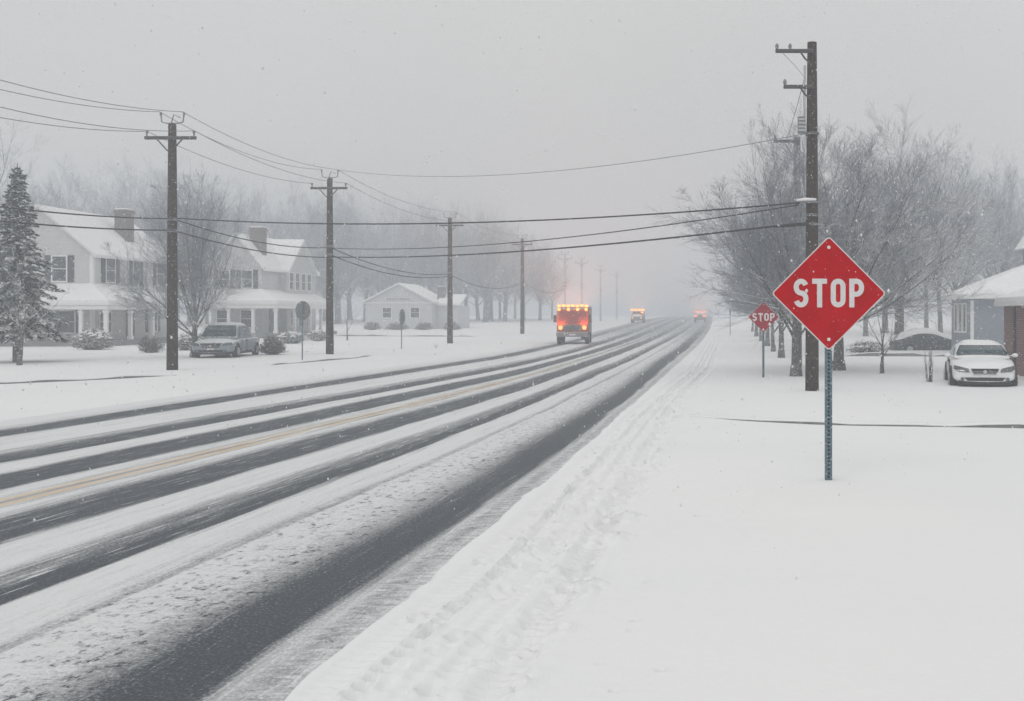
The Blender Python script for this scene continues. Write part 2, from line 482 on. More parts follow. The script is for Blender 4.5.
# ------------------------------------------------------------------ mesh builder
class MB:
    def __init__(self):
        self.v = []
        self.f = []
        self.mi = []

    def add(self, vs, fs, mi=0):
        o = len(self.v)
        self.v.extend(tuple(p) for p in vs)
        for f in fs:
            self.f.append(tuple(i + o for i in f))
            self.mi.append(mi)
        return self

    def box(self, x0, x1, y0, y1, z0, z1, mi=0):
        vs = [(x0, y0, z0), (x1, y0, z0), (x1, y1, z0), (x0, y1, z0), (x0, y0, z1), (x1, y0, z1), (x1, y1, z1), (x0, y1, z1)]
        return self.add(vs, [(0, 3, 2, 1), (4, 5, 6, 7), (0, 1, 5, 4), (1, 2, 6, 5), (2, 3, 7, 6), (3, 0, 4, 7)], mi)

    def prism(self, poly, d, mi=0):
        """poly: 3D points of a planar outline; d: extrusion vector"""
        n = len(poly)
        a = [Vector(p) for p in poly]
        b = [p + Vector(d) for p in a]
        fs = [tuple(range(n - 1, -1, -1)), tuple(range(n, 2 * n))]
        fs += [(i, (i + 1) % n, n + (i + 1) % n, n + i) for i in range(n)]
        nrm = Vector((0, 0, 0))
        for i in range(n):
            nrm += a[i].cross(a[(i + 1) % n])
        if nrm.dot(Vector(d)) < 0:
            fs = [tuple(reversed(f)) for f in fs]
        return self.add(a + b, fs, mi)

    def tube(self, pts, rad, n=6, mi=0, cap=True):
        pts = [Vector(p) for p in pts]
        k = len(pts)
        if not hasattr(rad, '__len__'):
            rad = [rad] * k
        o = len(self.v)
        t0 = (pts[1] - pts[0]).normalized()
        up = Vector((0, 0, 1)) if abs(t0.z) < 0.9 else Vector((1, 0, 0))
        a = t0.cross(up).normalized()
        for i in range(k):
            if i == 0:
                t = t0
            elif i == k - 1:
                t = (pts[i] - pts[i - 1])
            else:
                t = (pts[i + 1] - pts[i - 1])
            if t.length < 1e-9:
                t = t0
            t = t.normalized()
            a = (a - t * a.dot(t))
            if a.length < 1e-6:
                a = t.orthogonal()
            a.normalize()
            b = t.cross(a)
            for j in range(n):
                th = 2 * math.pi * j / n
                q = pts[i] + (a * math.cos(th) + b * math.sin(th)) * rad[i]
                self.v.append((q.x, q.y, q.z))
        for i in range(k - 1):
            for j in range(n):
                j2 = (j + 1) % n
                self.f.append((o + i * n + j, o + i * n + j2, o + (i + 1) * n + j2, o + (i + 1) * n + j))
                self.mi.append(mi)
        if cap:
            self.f.append(tuple(o + j for j in range(n - 1, -1, -1))); self.mi.append(mi)
            self.f.append(tuple(o + (k - 1) * n + j for j in range(n))); self.mi.append(mi)
        return self

    def disc(self, c, r, axis, th, n=24, mi=0):
        c = Vector(c); ax = Vector(axis).normalized()
        self.tube([c - ax * th / 2, c + ax * th / 2], r, n, mi)
        return self

    def ellipsoid(self, c, rx, ry, rz, nu=16, nv=8, mi=0, zmin=-1.0, wob=0.0, seed=0):
        r2 = random.Random(seed)
        vs = []
        for j in range(nv + 1):
            ph = -math.pi / 2 + math.pi * j / nv
            for i in range(nu):
                th = 2 * math.pi * i / nu
                w = 1 + wob * (r2.random() - 0.5)
                z = max(zmin, math.sin(ph))
                vs.append((c[0] + rx * w * math.cos(ph) * math.cos(th), c[1] + ry * w * math.cos(ph) * math.sin(th), c[2] + rz * z * (w if z > 0 else 1)))
        fs = []
        for j in range(nv):
            for i in range(nu):
                i2 = (i + 1) % nu
                fs.append((j * nu + i, j * nu + i2, (j + 1) * nu + i2, (j + 1) * nu + i))
        return self.add(vs, fs, mi)

    def mesh(self, name, mats, smooth=False):
        me = bpy.data.meshes.new(name)
        me.from_pydata(self.v, [], self.f)
        if not isinstance(mats, (list, tuple)):
            mats = [mats]
        for m in mats:
            me.materials.append(m)
        if len(mats) > 1:
            me.polygons.foreach_set('material_index', self.mi)
        if smooth:
            me.polygons.foreach_set('use_smooth', [True] * len(me.polygons))
        me.update()
        return me

    def build(self, name, mats, parent=None, smooth=False, bevel=0.0):
        o = bpy.data.objects.new(name, self.mesh(name, mats, smooth))
        COL.objects.link(o)
        if parent is not None:
            o.parent = parent
        if bevel > 0:
            bv = o.modifiers.new('bevel', 'BEVEL')
            bv.width = bevel
            bv.segments = 2
            bv.limit_method = 'ANGLE'
        return o


def tag(o, label, cat, group=None):
    o['label'] = label
    o['category'] = cat
    if group:
        o['group'] = group
    return o


def thing(name, label, cat, loc=(0, 0, 0), rz=0.0, group=None):
    o = bpy.data.objects.new(name, None)
    COL.objects.link(o)
    o.location = loc
    o.rotation_euler = (0, 0, rz)
    o.empty_display_size = 0.3
    return tag(o, label, cat, group)


def copy_tree(o, parent=None):
    c = o.copy()
    COL.objects.link(c)
    c.parent = parent
    for ch in list(o.children):
        copy_tree(ch, c)
    return c


def clone(root, loc, label, rz=0.0, s=None, group=None):
    c = copy_tree(root)
    c.location = loc
    c.rotation_euler = (0, 0, rz)
    if s is not None:
        c.scale = s if hasattr(s, '__len__') else (s, s, s)
    c['label'] = label
    if group:
        c['group'] = group
    return c


def structure(o):
    o['kind'] = 'structure'
    return o


# ------------------------------------------------------------------ the road and the snow-covered land
def poly(knots):
    ys = np.array([k[0] for k in knots], float)
    xs = np.array([k[1] for k in knots], float)
    return lambda y: np.interp(y, ys, xs)


LANES = [  # nominal place across the road, and where that line runs along it
    (-14.60, poly([(-30, -17.4), (0, -15.9), (20, -14.6), (60, -12.5), (100, -12.1), (175, -12.9), (300, -13.6), (400, -14)])),
    (-12.95, poly([(-30, -15.8), (0, -14.15), (20, -13.0), (60, -10.75), (100, -10.8), (175, -11.6), (300, -12.2), (400, -12.5)])),
    (-10.60, poly([(-30, -14.0), (0, -11.9), (17, -10.6), (47, -8.35), (66, -8.0), (100, -8.1), (175, -8.6), (300, -9.0), (400, -9)])),
    (-9.15, poly([(-30, -12.1), (0, -10.1), (14.6, -9.15), (42, -7.3), (66, -6.85), (100, -6.7), (175, -6.8), (300, -7.0), (400, -7)])),
    (-7.10, poly([(-30, -9.7), (0, -7.8), (11.4, -7.1), (33, -5.75), (66, -5.3), (100, -4.9), (175, -4.6), (300, -4.6), (400, -4.6)])),
    (-5.55, poly([(-30, -7.4), (0, -6.0), (9, -5.55), (26.5, -4.65), (51, -4.13), (77, -3.85), (117, -3.2), (175, -2.7), (300, -2.5), (400, -2.5)])),
    (-3.15, poly([(-30, -4.2), (0, -3.4), (8, -3.13), (12.6, -2.93), (18, -2.68), (28, -2.45), (48, -2.28), (89, -1.68), (150, -1.0), (190, -0.8), (400, -0.8)])),
    (-2.36, poly([(-30, -2.9), (0, -2.45), (6, -2.37), (11.2, -2.26), (14, -2.165), (20.5, -2.02), (25, -1.95), (36, -1.72), (45, -1.58), (84, -0.80), (128, -0.3), (175, 0.0), (400, 0.2)])),
]
EDGE_L, EDGE_R = LANES[0][1], LANES[-1][1]


def lane_x(u, y):
    us = np.array([l[0] for l in LANES])
    xs = np.stack([l[1](y) for l in LANES], 0)            # lanes x rows
    k = np.clip(np.searchsorted(us, u) - 1, 0, len(us) - 2)
    w = (u - us[k]) / (us[k + 1] - us[k])
    return xs[k].T * (1 - w) + xs[k + 1].T * w             # rows x cols


def rows():
    y = [-30, -20, -10, -4, 0, 2, 3.2]
    while y[-1] < 400:
        y.append(y[-1] + max(0.022, y[-1] * 0.0046))
    return np.array(y)


def grid_mesh(name, X, Y, Z, material, uv=None):
    nr, nc = X.shape
    co = np.stack([X, np.broadcast_to(Y, X.shape), Z], -1).reshape(-1, 3)
    idx = np.arange(nr * nc).reshape(nr, nc)
    q = np.stack([idx[:-1, :-1], idx[:-1, 1:], idx[1:, 1:], idx[1:, :-1]], -1).reshape(-1, 4)
    me = bpy.data.meshes.new(name)
    me.vertices.add(len(co))
    me.vertices.foreach_set('co', co.ravel())
    me.loops.add(q.size)
    me.loops.foreach_set('vertex_index', q.ravel().astype(np.int32))
    me.polygons.add(len(q))
    me.polygons.foreach_set('loop_start', np.arange(0, q.size, 4, dtype=np.int32))
    me.polygons.foreach_set('use_smooth', np.ones(len(q), dtype=bool))
    if uv is not None:
        lay = me.uv_layers.new(name='lanes')
        lay.data.foreach_set('uv', uv.reshape(-1, 2)[q.ravel()].ravel())
    me.materials.append(material)
    me.update(calc_edges=True)
    me.validate()
    o = bpy.data.objects.new(name, me)
    COL.objects.link(o)
    return structure(o)


YR = rows()


def build_road():
    y = YR[::2]
    u = np.concatenate([np.linspace(-14.6, -5.4, 120), np.linspace(-5.35, -2.2, 130)])
    X = lane_x(u, y)
    uv = np.stack([np.broadcast_to(u, X.shape), np.broadcast_to(y[:, None], X.shape)], -1)
    Y = y[:, None]
    Z = gz(Y) - 0.065 + 0 * X
    # slush ridges thrown up beside the wide wheel path, and the rippled gutter
    Uu = np.broadcast_to(u, X.shape)
    ridge = np.exp(-((Uu + 4.1) / 0.45) ** 2)
    Z = Z + ridge * 0.030 * (fbm(Uu * 6.0, Y * 3.2 + 0 * X, 3) - 0.35)
    gut = np.clip((Uu + 2.80) / 0.25, 0, 1)
    Z = Z + gut * (0.012 + 0.030 * (fbm(Uu * 1.4 + Y * 0.6, Y * 7.0 + 0 * X, 21) - 0.4))
    tr = np.interp(Uu, [-14.6, -13.3, -13.1, -12.7, -12.4, -11.2, -10.9, -10.4, -10.2, -9.7, -9.5, -8.8, -8.6, -7.6, -7.4, -6.8, -6.6, -6, -5.7, -5.3, -5.1, -4.6, -3.6, -3.4, -2.9, -2.7, -2.2],
                   [1, 1, 0, 0, 1, 1, 0, 0, 1, 1, 0, 0, 1, 1, 0, 0, 1, 1, 0, 0, 1, 1, .6, 0, 0, .5, .6])
    Z = Z + tr * 0.016
    return grid_mesh('road', X, Y, Z, M['road'], uv)


def build_ground():
    y = YR
    Y = y[:, None]
    dl = [0.0]
    st = 0.06
    while dl[-1] < 185:
        dl.append(dl[-1] + st)
        st *= 1.16
    dl = -np.array(dl[::-1])
    d1 = np.arange(-0.05, 2.4, 0.024)
    d2 = [d1[-1]]
    st = 0.03
    while d2[-1] < 195:
        d2.append(d2[-1] + st)
        st = min(st * 1.045, 6.0)
    dr = np.concatenate([d1, np.array(d2[1:])])
    el, er = EDGE_L(y), EDGE_R(y)
    er = er + 0.06 * (vnoise(y * 0.6, y * 0, 7) - 0.5) + 0.035 * (vnoise(y * 3.1, y * 0, 8) - 0.5)
    el = el + 0.2 * (vnoise(y * 0.3, y * 0, 9) - 0.5)
    XL = el[:, None] + dl
    XR = er[:, None] + dr
    XM = np.stack([el + 0.35, (el + er) / 2, er - 0.35], 1)
    X = np.concatenate([XL, XM, XR], 1)
    D = np.concatenate([np.broadcast_to(-dl, XL.shape), np.full(XM.shape, -9.0), np.broadcast_to(dr, XR.shape)], 1)
    right = np.zeros(X.shape, bool)
    right[:, XL.shape[1] + 3:] = True
    mid = D < -5
    base = gz(Y) + 0 * X
    und = 0.05 * (fbm(X * 0.25, Y * 0.25 + 0 * X, 31) - 0.5) + 0.012 * (fbm(X * 1.8, Y * 1.8 + 0 * X, 41) - 0.5)
    lipw = 0.10 + 0.05 * vnoise(Y * 2.0 + 0 * X, X * 0, 51)
    lip = np.clip((D + 0.05) / lipw, 0, 1)
    lip = lip * lip * (3 - 2 * lip)
    zr = -0.09 + lip * (0.105 + 0.025 * (vnoise(Y * 1.3 + 0 * X, X * 0 + 0.5, 52) - 0.3))
    lipl = np.clip(D / 1.0, 0, 1)
    zl = -0.062 + lipl * lipl * (3 - 2 * lipl) * 0.085
    Z = base + np.where(mid, -0.30, np.where(right, zr, zl) + und * np.clip(D / 0.6, 0, 1))
    # two lines of trodden prints and wheel marks along the verge
    t1 = poly([(-30, -2.1), (6, -1.97), (9, -1.74), (17, -1.60), (25, -1.40), (46, -0.55), (90, 0.1), (400, 0.5)])
    t2 = poly([(-30, -1.35), (6, -1.20), (9, -1.09), (17, -0.98), (28, -0.80), (46, -0.05), (90, 0.7), (400, 1.2)])
    fade = np.clip((140 - Y) / 80, 0, 1)
    for tt, dep, wid, per, off in ((t1, 0.095, 0.045, 0.15, 0.0), (t1, 0.036, 0.11, 0.12, -0.20), (t2, 0.075, 0.12, 0.13, 0.0), (t2, 0.042, 0.07, 0.15, -0.30), (t1, 0.020, 0.05, 0.14, 0.26)):
        dx = X - (tt(y)[:, None] + off + 0.06 * (vnoise(Y * 0.5, Y * 0 + off, 61) - 0.5))
        g = np.exp(-(dx / wid) ** 4)
        lug = 0.5 + 0.5 * np.sin(2 * math.pi * (Y / per + np.abs(dx) * 2.6 + 1.8 * vnoise(Y * 0.9, Y * 0 + off, 62)))
        lug = np.clip(lug * 1.6 - 0.3, 0, 1)
        lug = lug + (0.45 - lug) * np.clip((Y - 13) / 9, 0, 1)
        pat = np.clip((fbm(X * 1.3, Y * 0.7 + 0 * X, 63) - 0.22) * 4.0, 0, 1)
        Z = Z - fade * g * dep * (0.25 + 0.75 * lug) * pat * np.where(right, 1, 0)
        Z = Z + fade * 0.012 * np.exp(-((np.abs(dx) - wid * 1.6) / (wid * 0.5)) ** 2) * pat * np.where(right, 1, 0)
    # disturbed snow between
    cx = (t1(y) + t2(y))[:, None] / 2
    zone = np.exp(-((X - cx) / 0.75) ** 4) * fade
    rough = fbm(X * 3.2, Y * 5.0 + 0 * X, 71) - 0.5
    Z = Z + np.where(right, 1, 0) * zone * 0.024 * rough
    # separate footprints and clods
    r2 = random.Random(3)
    pr = []
    for side, tt in ((0, t1), (1, t2)):
        yy = 4.0
        while yy < 60:
            k = 1 if r2.random() < 0.5 else -1
            pr.append((float(tt(yy)) + k * 0.10 + r2.gauss(0, 0.07), yy, r2.gauss(0, 0.25), r2.uniform(0.06, 0.12), r2.uniform(0.035, 0.055), r2.uniform(0.010, 0.026)))
            yy += r2.uniform(0.12, 0.36)
    yy = 4.5
    while yy < 40:                                   # one walker's deeper steps between the lines
        pr.append((float(tt(yy)) - 0.32 + r2.gauss(0, 0.18), yy, r2.gauss(0, 0.5), r2.uniform(0.07, 0.13), r2.uniform(0.04, 0.065), r2.uniform(0.008, 0.026)))
        yy += r2.uniform(0.2, 0.6)
    for k in range(46):
        yy = r2.uniform(5.5, 26)
        pr.append((float(t2(yy)) + abs(r2.gauss(0.1, 0.45)), yy, r2.uniform(0, 3), r2.uniform(0.015, 0.035), r2.uniform(0.015, 0.03), r2.uniform(0.006, 0.014)))
    for yy, ox in ((8.6, 0.05), (10.5, 0.1), (11.6, 0.12), (17.0, 0.1)):
        pr.append((float(t2(yy)) + ox, yy, 0.4, 0.13, 0.09, 0.035))
        pr.append((float(t2(yy)) + ox + 0.12, yy + 0.2, 0.9, 0.08, 0.05, 0.03))
    for (fx, fy, ang, ln, wd, dep) in pr:
        i0, i1 = np.searchsorted(y, [fy - 0.6, fy + 0.6])
        if i1 - i0 < 2:
            continue
        xs = X[i0:i1]; ys = Y[i0:i1]
        ca, sa = math.cos(ang), math.sin(ang)
        a = ((xs - fx) * ca + (ys - fy) * sa) / wd
        b_ = (-(xs - fx) * sa + (ys - fy) * ca) / ln
        rr = np.sqrt(a * a + b_ * b_)
        dep = dep * 2.5
        dz = -dep * np.exp(-rr ** 4) + dep * 0.38 * np.exp(-((rr - 1.5) / 0.42) ** 2)
        Z[i0:i1] += dz
    return grid_mesh('ground', X, Y, Z, M['ground'])


build_road()
build_ground()


def kerb_strip(pts, w, h0, h1, snowy=True):
    """a low kerb whose near face shows as a dark line; it sinks into the snow at its ends"""
    b = MB()
    s = MB()
    n = 24
    P = []
    ts = np.linspace(0, 1, n)
    arr = np.array(pts, float)
    d = np.concatenate([[0], np.cumsum(np.hypot(np.diff(arr[:, 0]), np.diff(arr[:, 1])))])
    for q in ts:
        P.append((np.interp(q * d[-1], d, arr[:, 0]), np.interp(q * d[-1], d, arr[:, 1])))
    vs = []
    sv = []
    for i, (x, yv) in enumerate(P):
        q = i / (n - 1)
        h = (h0 + (h1 - h0) * q) * min(1, 12 * q + 0.15) * min(1, 12 * (1 - q) + 0.15) * (0.25 + 1.3 * float(vnoise(x * 1.1, yv * 0.7, 5)))
        z = G(yv) + 0.0
        vs += [(x, yv, z - 0.05), (x, yv + w, z - 0.05), (x, yv + w, z + h), (x, yv, z + h)]
        sv += [(x, yv - 0.015, z + h + 0.003), (x, yv + w * 2.2, z + h + 0.003), (x, yv + w * 2.0, z + h + 0.035), (x, yv + 0.01, z + h + 0.03)]
    fs = []
    for i in range(n - 1):
        for j in range(4):
            fs.append((i * 4 + j, (i + 1) * 4 + j, (i + 1) * 4 + (j + 1) % 4, i * 4 + (j + 1) % 4))
    b.add(vs, [tuple(reversed(f)) for f in fs])
    s.add(sv, [tuple(reversed(f)) for f in fs])
    o = structure(b.build('kerb', M['kerb']))
    c = s.build('kerb_snow', M['snow'], o, smooth=True)
    return o


kerb_strip([(-0.46, 23.4), (0.7, 22.4), (2.3, 21.5), (5.9, 20.9), (13, 21.1)], 0.14, 0.03, 0.11)
kerb_strip([(-26, 33.0), (-21.4, 34.2), (-19.6, 36.6), (-18.4, 38.8)], 0.16, 0.11, 0.05)
kerb_strip([(-18.2, 46.9), (-17.6, 50.2), (-17.0, 54.0), (-17.2, 57.5)], 0.16, 0.07, 0.05)
kerb_strip([(-33.5, 101.0), (-20, 98.5)], 0.2, 0.12, 0.08)
kerb_strip([(6.5, 57.0), (18, 56.0)], 0.2, 0.14, 0.14)


# ------------------------------------------------------------------ poles and wires
POLE_H = 9.25


def line_pole():
    r = thing('utility_pole', '', 'utility pole')
    p = MB()
    p.tube([(0, 0, -0.3), (0, 0, 3), (0, 0, 6.5), (0, 0, POLE_H)], [0.205, 0.185, 0.165, 0.14], 12)
    p.build('pole_shaft', M['pole'], r, smooth=True)
    a = MB()
    a.box(-0.96, 0.96, -0.20, -0.09, 8.66, 8.78)
    arm = a.build('crossarm', M['arm'], r, bevel=0.01)
    for s in (-1, 1):
        i = MB()
        i.tube([(s * 0.88, -0.145, 8.785), (s * 0.88, -0.145, 8.87), (s * 0.88, -0.145, 8.90), (s * 0.88, -0.145, 8.99)], [0.03, 0.03, 0.055, 0.045], 8)
        i.build('insulator', M['insul'], arm, smooth=True)
        bmb = MB()
        bmb.tube([(s * 0.07, -0.215, 8.22), (s * 0.50, -0.215, 8.69)], 0.028, 6)
        bmb.build('brace', M['arm'], r)
    t = MB()
    t.tube([(-0.42, 0, 9.62), (-0.40, 0, 9.34), (-0.25, 0, 9.29), (0.25, 0, 9.29), (0.40, 0, 9.34), (0.44, 0, 9.62)], 0.026, 6)
    t.tube([(-0.05, 0, 9.26), (0.06, 0, 9.62), (0.30, 0, 9.5)], 0.022, 6)
    br = t.build('top_bracket', M['insul'], r)
    for s in (-1, 1):
        i = MB()
        i.tube([(s * 0.43, 0, 9.60), (s * 0.43, 0, 9.70)], [0.05, 0.04], 8)
        i.build('insulator', M['insul'], br, smooth=True)
    for z in (5.68, 5.25):
        cl = MB()
        cl.tube([(0, 0, z - 0.05), (0, 0, z + 0.05)], 0.20, 12)
        cl.box(0.12, 0.24, -0.20, -0.08, z - 0.06, z + 0.06)
        cl.build('cable_clamp', M['insul'], r)
    return r


proto = line_pole()
PL = {}
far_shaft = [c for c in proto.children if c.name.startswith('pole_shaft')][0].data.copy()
far_shaft.materials[0] = M['polehaze']  # far poles: paler copy, haze fade put into the colour
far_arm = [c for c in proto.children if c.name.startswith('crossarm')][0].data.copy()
far_arm.materials[0] = M['polehaze']
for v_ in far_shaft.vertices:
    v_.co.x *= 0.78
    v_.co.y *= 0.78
pole_spec = [
    ('P1', -20.25, 42.7, 1.0, 'nearest utility pole on the houses side, standing in front of the first white farmhouse'),
    ('P2', -20.05, 59.7, 1.0, 'utility pole between the second farmhouse and the round sign on a thin post'),
    ('P3', -18.35, 79.7, 0.95, 'utility pole beside the small white cottage with the low gable'),
    ('P4', -18.1, 108.6, 0.98, 'thin hazy utility pole standing alone to the left of the red truck'),
    ('P5', -19.0, 147.0, 1.0, 'faint pole just above the red truck roof, nearer of a close pair'),
    ('P6', -19.0, 166.0, 1.02, 'faint pole just above the red truck roof, farther of a close pair'),
    ('P7', -19.0, 194.0, 1.0, 'very faint pole in the haze between the red truck and the amber lit van'),
    ('P8', -19.0, 227.0, 1.0, 'barely visible pole in the haze directly behind the amber lit van'),
]
for i, (k, x, y, s, lab) in enumerate(pole_spec):
    loc = (x, y, G(y))
    if i == 0:
        proto.location = loc
        proto['label'] = lab
        proto['group'] = 'utility poles along the far side of the road'
        o = proto
    else:
        o = clone(proto, loc, lab, 0.0, (1, 1, s))
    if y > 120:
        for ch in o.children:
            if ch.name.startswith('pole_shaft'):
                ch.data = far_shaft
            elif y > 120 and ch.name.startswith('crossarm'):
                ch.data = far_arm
    PL[k] = (x, y, G(y), s)


def P(k, dx, z):
    x, y, g, s = PL[k]
    return Vector((x + dx, y - 0.1, g + z * s))


# the tall pole on the right verge with arms on one side
r1 = thing('utility_pole', 'tall dark brown utility pole with one-sided arms, rising behind the large stop sign', 'utility pole', (2.76, 31.4, 0), 0, 'utility poles on the stop sign verge')
b = MB(); b.tube([(0, 0, -0.3), (0, 0, 3), (0, 0, 7), (0, 0, 9.62)], [0.19, 0.175, 0.155, 0.13], 14)
b.build('pole_shaft', M['pole'], r1, smooth=True)
for z, x0 in ((9.34, -1.02), (8.36, -0.80)):
    b = MB(); b.box(x0, 0.02, -0.24, -0.15, z - 0.05, z + 0.05)
    arm = b.build('crossarm', M['arm'], r1, bevel=0.01)
    pins = (x0 + 0.04, x0 + 0.40) if z > 9 else (x0 + 0.04,)
    for xx in pins:
        i = MB(); i.tube([(xx, -0.195, z + 0.055), (xx, -0.195, z + 0.12), (xx, -0.195, z + 0.2)], [0.03, 0.055, 0.03], 8)
        i.build('insulator', M['insul'], arm, smooth=True)
    b = MB(); b.tube([(-0.34, -0.26, z - 0.04), (-0.22, -0.26, z - 0.22), (-0.05, -0.24, z - 0.36)], 0.026, 6)
    b.build('brace', M['arm'], r1)
b = MB(); b.tube([(-0.23, -0.14, 8.95), (-0.21, -0.14, 8.5), (-0.24, -0.14, 8.05), (-0.22, -0.13, 7.55)], 0.022, 6)
b.tube([(-0.19, -0.14, 8.95), (-0.20, -0.14, 7.0)], 0.014, 6)
b.build('conduit', M['conduit'], r1, smooth=True)
b = MB(); b.tube([(-0.82, -0.2, 9.28), (-0.5, -0.2, 8.95), (-0.22, -0.17, 8.62)], 0.012, 5); b.build('jumper_wire', M['conduit'], r1)
b = MB(); b.box(-0.40, -0.19, -0.16, 0.02, 7.10, 7.56)
eq = b.build('equipment_box', M['insul'], r1, bevel=0.02)
b = MB()
for k in range(4):
    b.box(-0.385, -0.205, -0.175, -0.163, 7.15 + 0.1 * k, 7.20 + 0.1 * k)
b.build('box_fins', M['conduit'], eq)
b = MB(); b.tube([(-0.42, -0.12, 5.17), (-0.25, -0.18, 5.20), (-0.0, -0.19, 5.21), (0.15, -0.17, 5.2)], 0.035, 6)
hk = b.build('cable_bracket', M['insul'], r1)
b = MB(); b.tube([(-0.44, -0.15, 5.25), (-0.2, -0.2, 5.275), (0.1, -0.2, 5.27)], [0.03, 0.045, 0.03], 8)
b.build('bracket_snow', M['snow'], hk, smooth=True)
b = MB(); b.tube([(-1.05, -0.16, 4.53), (-0.45, -0.17, 4.58), (-0.1, -0.18, 4.60)], [0.03, 0.055, 0.04], 8)
b.build('cable_splice', M['blackplastic'], r1)
for z in (4.6, 5.2, 4.85, 7.1):
    b = MB()
    b.tube([(0, 0, z - 0.035), (0, 0, z + 0.035)], 0.195, 14)
    b.build('pole_band', M['poleg'], r1)

r2p = thing('utility_pole', 'grey utility pole half hidden behind the tall brown one', 'utility pole', (3.44, 46.0, 0), 0, 'utility poles on the stop sign verge')
b = MB(); b.tube([(0, 0, -0.3), (0, 0, 4), (0, 0, 9.3)], [0.20, 0.175, 0.14], 12); b.build('pole_shaft', M['poleg'], r2p, smooth=True)
b = MB(); b.box(-0.95, 0.05, -0.22, -0.14, 9.04, 9.16)
arm = b.build('crossarm', M['arm'], r2p)
b = MB(); b.tube([(-0.90, -0.18, 9.165), (-0.90, -0.18, 9.34)], [0.05, 0.035], 8)
b.build('insulator', M['insul'], arm)
b = MB(); b.tube([(-0.52, -0.24, 9.0), (-0.25, -0.24, 8.6), (-0.05, -0.2, 8.4)], 0.025, 6); b.build('brace', M['arm'], r2p)


def R1(dx, z):
    return Vector((2.76 + dx, 31.4 - 0.19, z))


def fit(p0, p1, px, py):
    """sag (metres) of the wire that is seen to hang through a given place in the view"""
    p0, p1 = Vector(p0), Vector(p1)
    k = (px - VX) / F
    q = (k * p0.y - p0.x) / ((p1.x - p0.x) - k * (p1.y - p0.y))
    p = p0.lerp(p1, q)
    z = HC - (py - VY) * p.y / F
    return (p.z - z) / (4 * q * (1 - q))


def wire(p0, p1, sag, r, material, name, label, cat, group, n=28):
    b = MB()
    p0, p1 = Vector(p0), Vector(p1)
    pts = []
    for i in range(n + 1):
        q = i / n
        p = p0.lerp(p1, q)
        p.z -= 4 * sag * q * (1 - q)
        pts.append(p)
    org = p0.copy()
    b.tube([p - org for p in pts], r, 5)
    o = b.build(name, material, smooth=True)
    o.location = org
    tag(o, label, cat, group)
    return o


gW = 'thin overhead wires on the far side poles'
gC = 'thick black cables slung between poles'
OFF = Vector((-20.6, 15.5, 0))
tops = [('highest', 0.43, 9.70, 80), ('second', -0.43, 9.70, 89.5), ('third', 0.88, 8.99, 107), ('lowest', -0.88, 8.97, 117.5)]
for nm, dx, z, ty in tops:
    a = OFF + Vector((dx, 0, z))
    wire(a, P('P1', dx, z), fit(a, P('P1', dx, z), 0, ty), 0.012, M['wire'], 'power_wire',
         f'{nm} of four thin wires between the picture edge and the nearest far side pole', 'wire', gW)
    wire(P('P1', dx, z), P('P2', dx, z), 0.40 + 0.08 * (nm == 'second'), 0.012, M['wire'], 'power_wire',
         f'{nm} of four thin wires from the nearest far side pole to the next', 'wire', gW)
for nm, dx, z in (('upper', 0.43, 9.70), ('lower', 0.88, 8.99)):
    wire(P('P2', dx, z), P('P3', dx, z), 0.5, 0.013, M['wire'], 'power_wire',
         f'{nm} of two faint wires between the second farmhouse pole and the cottage pole', 'wire', gW)
    wire(P('P3', dx, z), P('P4', dx, z), 0.6, 0.013, M['wire'], 'power_wire',
         f'{nm} of two very faint wires running on past the cottage pole towards the truck', 'wire', gW)
wire(P('P2', 0.43, 9.68), R1(0.05, 7.12), 0.72, 0.010, M['wire'], 'power_wire',
     'long thin grey wire crossing the sky above the road to the tall brown pole', 'wire', gW, 40)
wire(OFF + Vector((0, 0, 5.75)), P('P1', 0.18, 5.70), 0.58, 0.024, M['cable'], 'cable',
     'upper of two black cables crossing in front of the first farmhouse and spruce', 'cable', gC)
wire(OFF + Vector((0, 0, 5.25)), P('P1', 0.18, 5.27), 0.52, 0.026, M['cable'], 'cable',
     'lower of two black cables crossing in front of the first farmhouse and spruce', 'cable', gC)
wire(P('P1', 0.18, 5.72), R1(-0.35, 5.18), 0.38, 0.023, M['cable'], 'cable',
     'uppermost black cable crossing the whole road from the nearest far side pole', 'cable', gC, 44)
wire(P('P2', 0.18, 5.58), R1(-0.38, 5.12), 0.44, 0.019, M['cable'], 'cable',
     'thinner middle black cable crossing the road from the second farmhouse pole', 'cable', gC, 44)
wire(P('P2', 0.18, 5.12), R1(-1.0, 4.54), 0.29, 0.029, M['cable'], 'cable',
     'lowest and thickest cable crossing the road, ending in a splice at the brown pole', 'cable', gC, 44)
wire(P('P1', 0.18, 5.66), P('P2', 0.1, 5.62), 0.34, 0.025, M['cable'], 'cable',
     'upper of two black cables sagging across the second farmhouse roof between poles', 'cable', gC)
wire(P('P1', 0.18, 5.23), P('P2', 0.1, 5.10), 0.26, 0.028, M['cable'], 'cable',
     'lower of two black cables sagging across the second farmhouse roof between poles', 'cable', gC)
wire(P('P2', 0.15, 5.58), P('P3', 0.1, 5.15), 0.50, 0.028, M['cable'], 'cable',
     'upper of two sagging cables above the white cottage', 'cable', gC)
wire(P('P2', 0.15, 5.20), P('P3', 0.1, 5.00), 0.52, 0.032, M['cable'], 'cable',
     'lower of two sagging cables above the white cottage', 'cable', gC)
wire(P('P3', 0.1, 5.05), P('P4', 0.1, 5.05), 0.75, 0.028, M['cable'], 'cable',
     'hazy sagging cable between the cottage pole and the pole beside the truck', 'cable', gC)
wire(P('P4', 0.1, 5.05), P('P5', 0.1, 5.0), 0.8, 0.026, M['cable'], 'cable',
     'faint sagging cable running on behind the red truck', 'cable', gC)
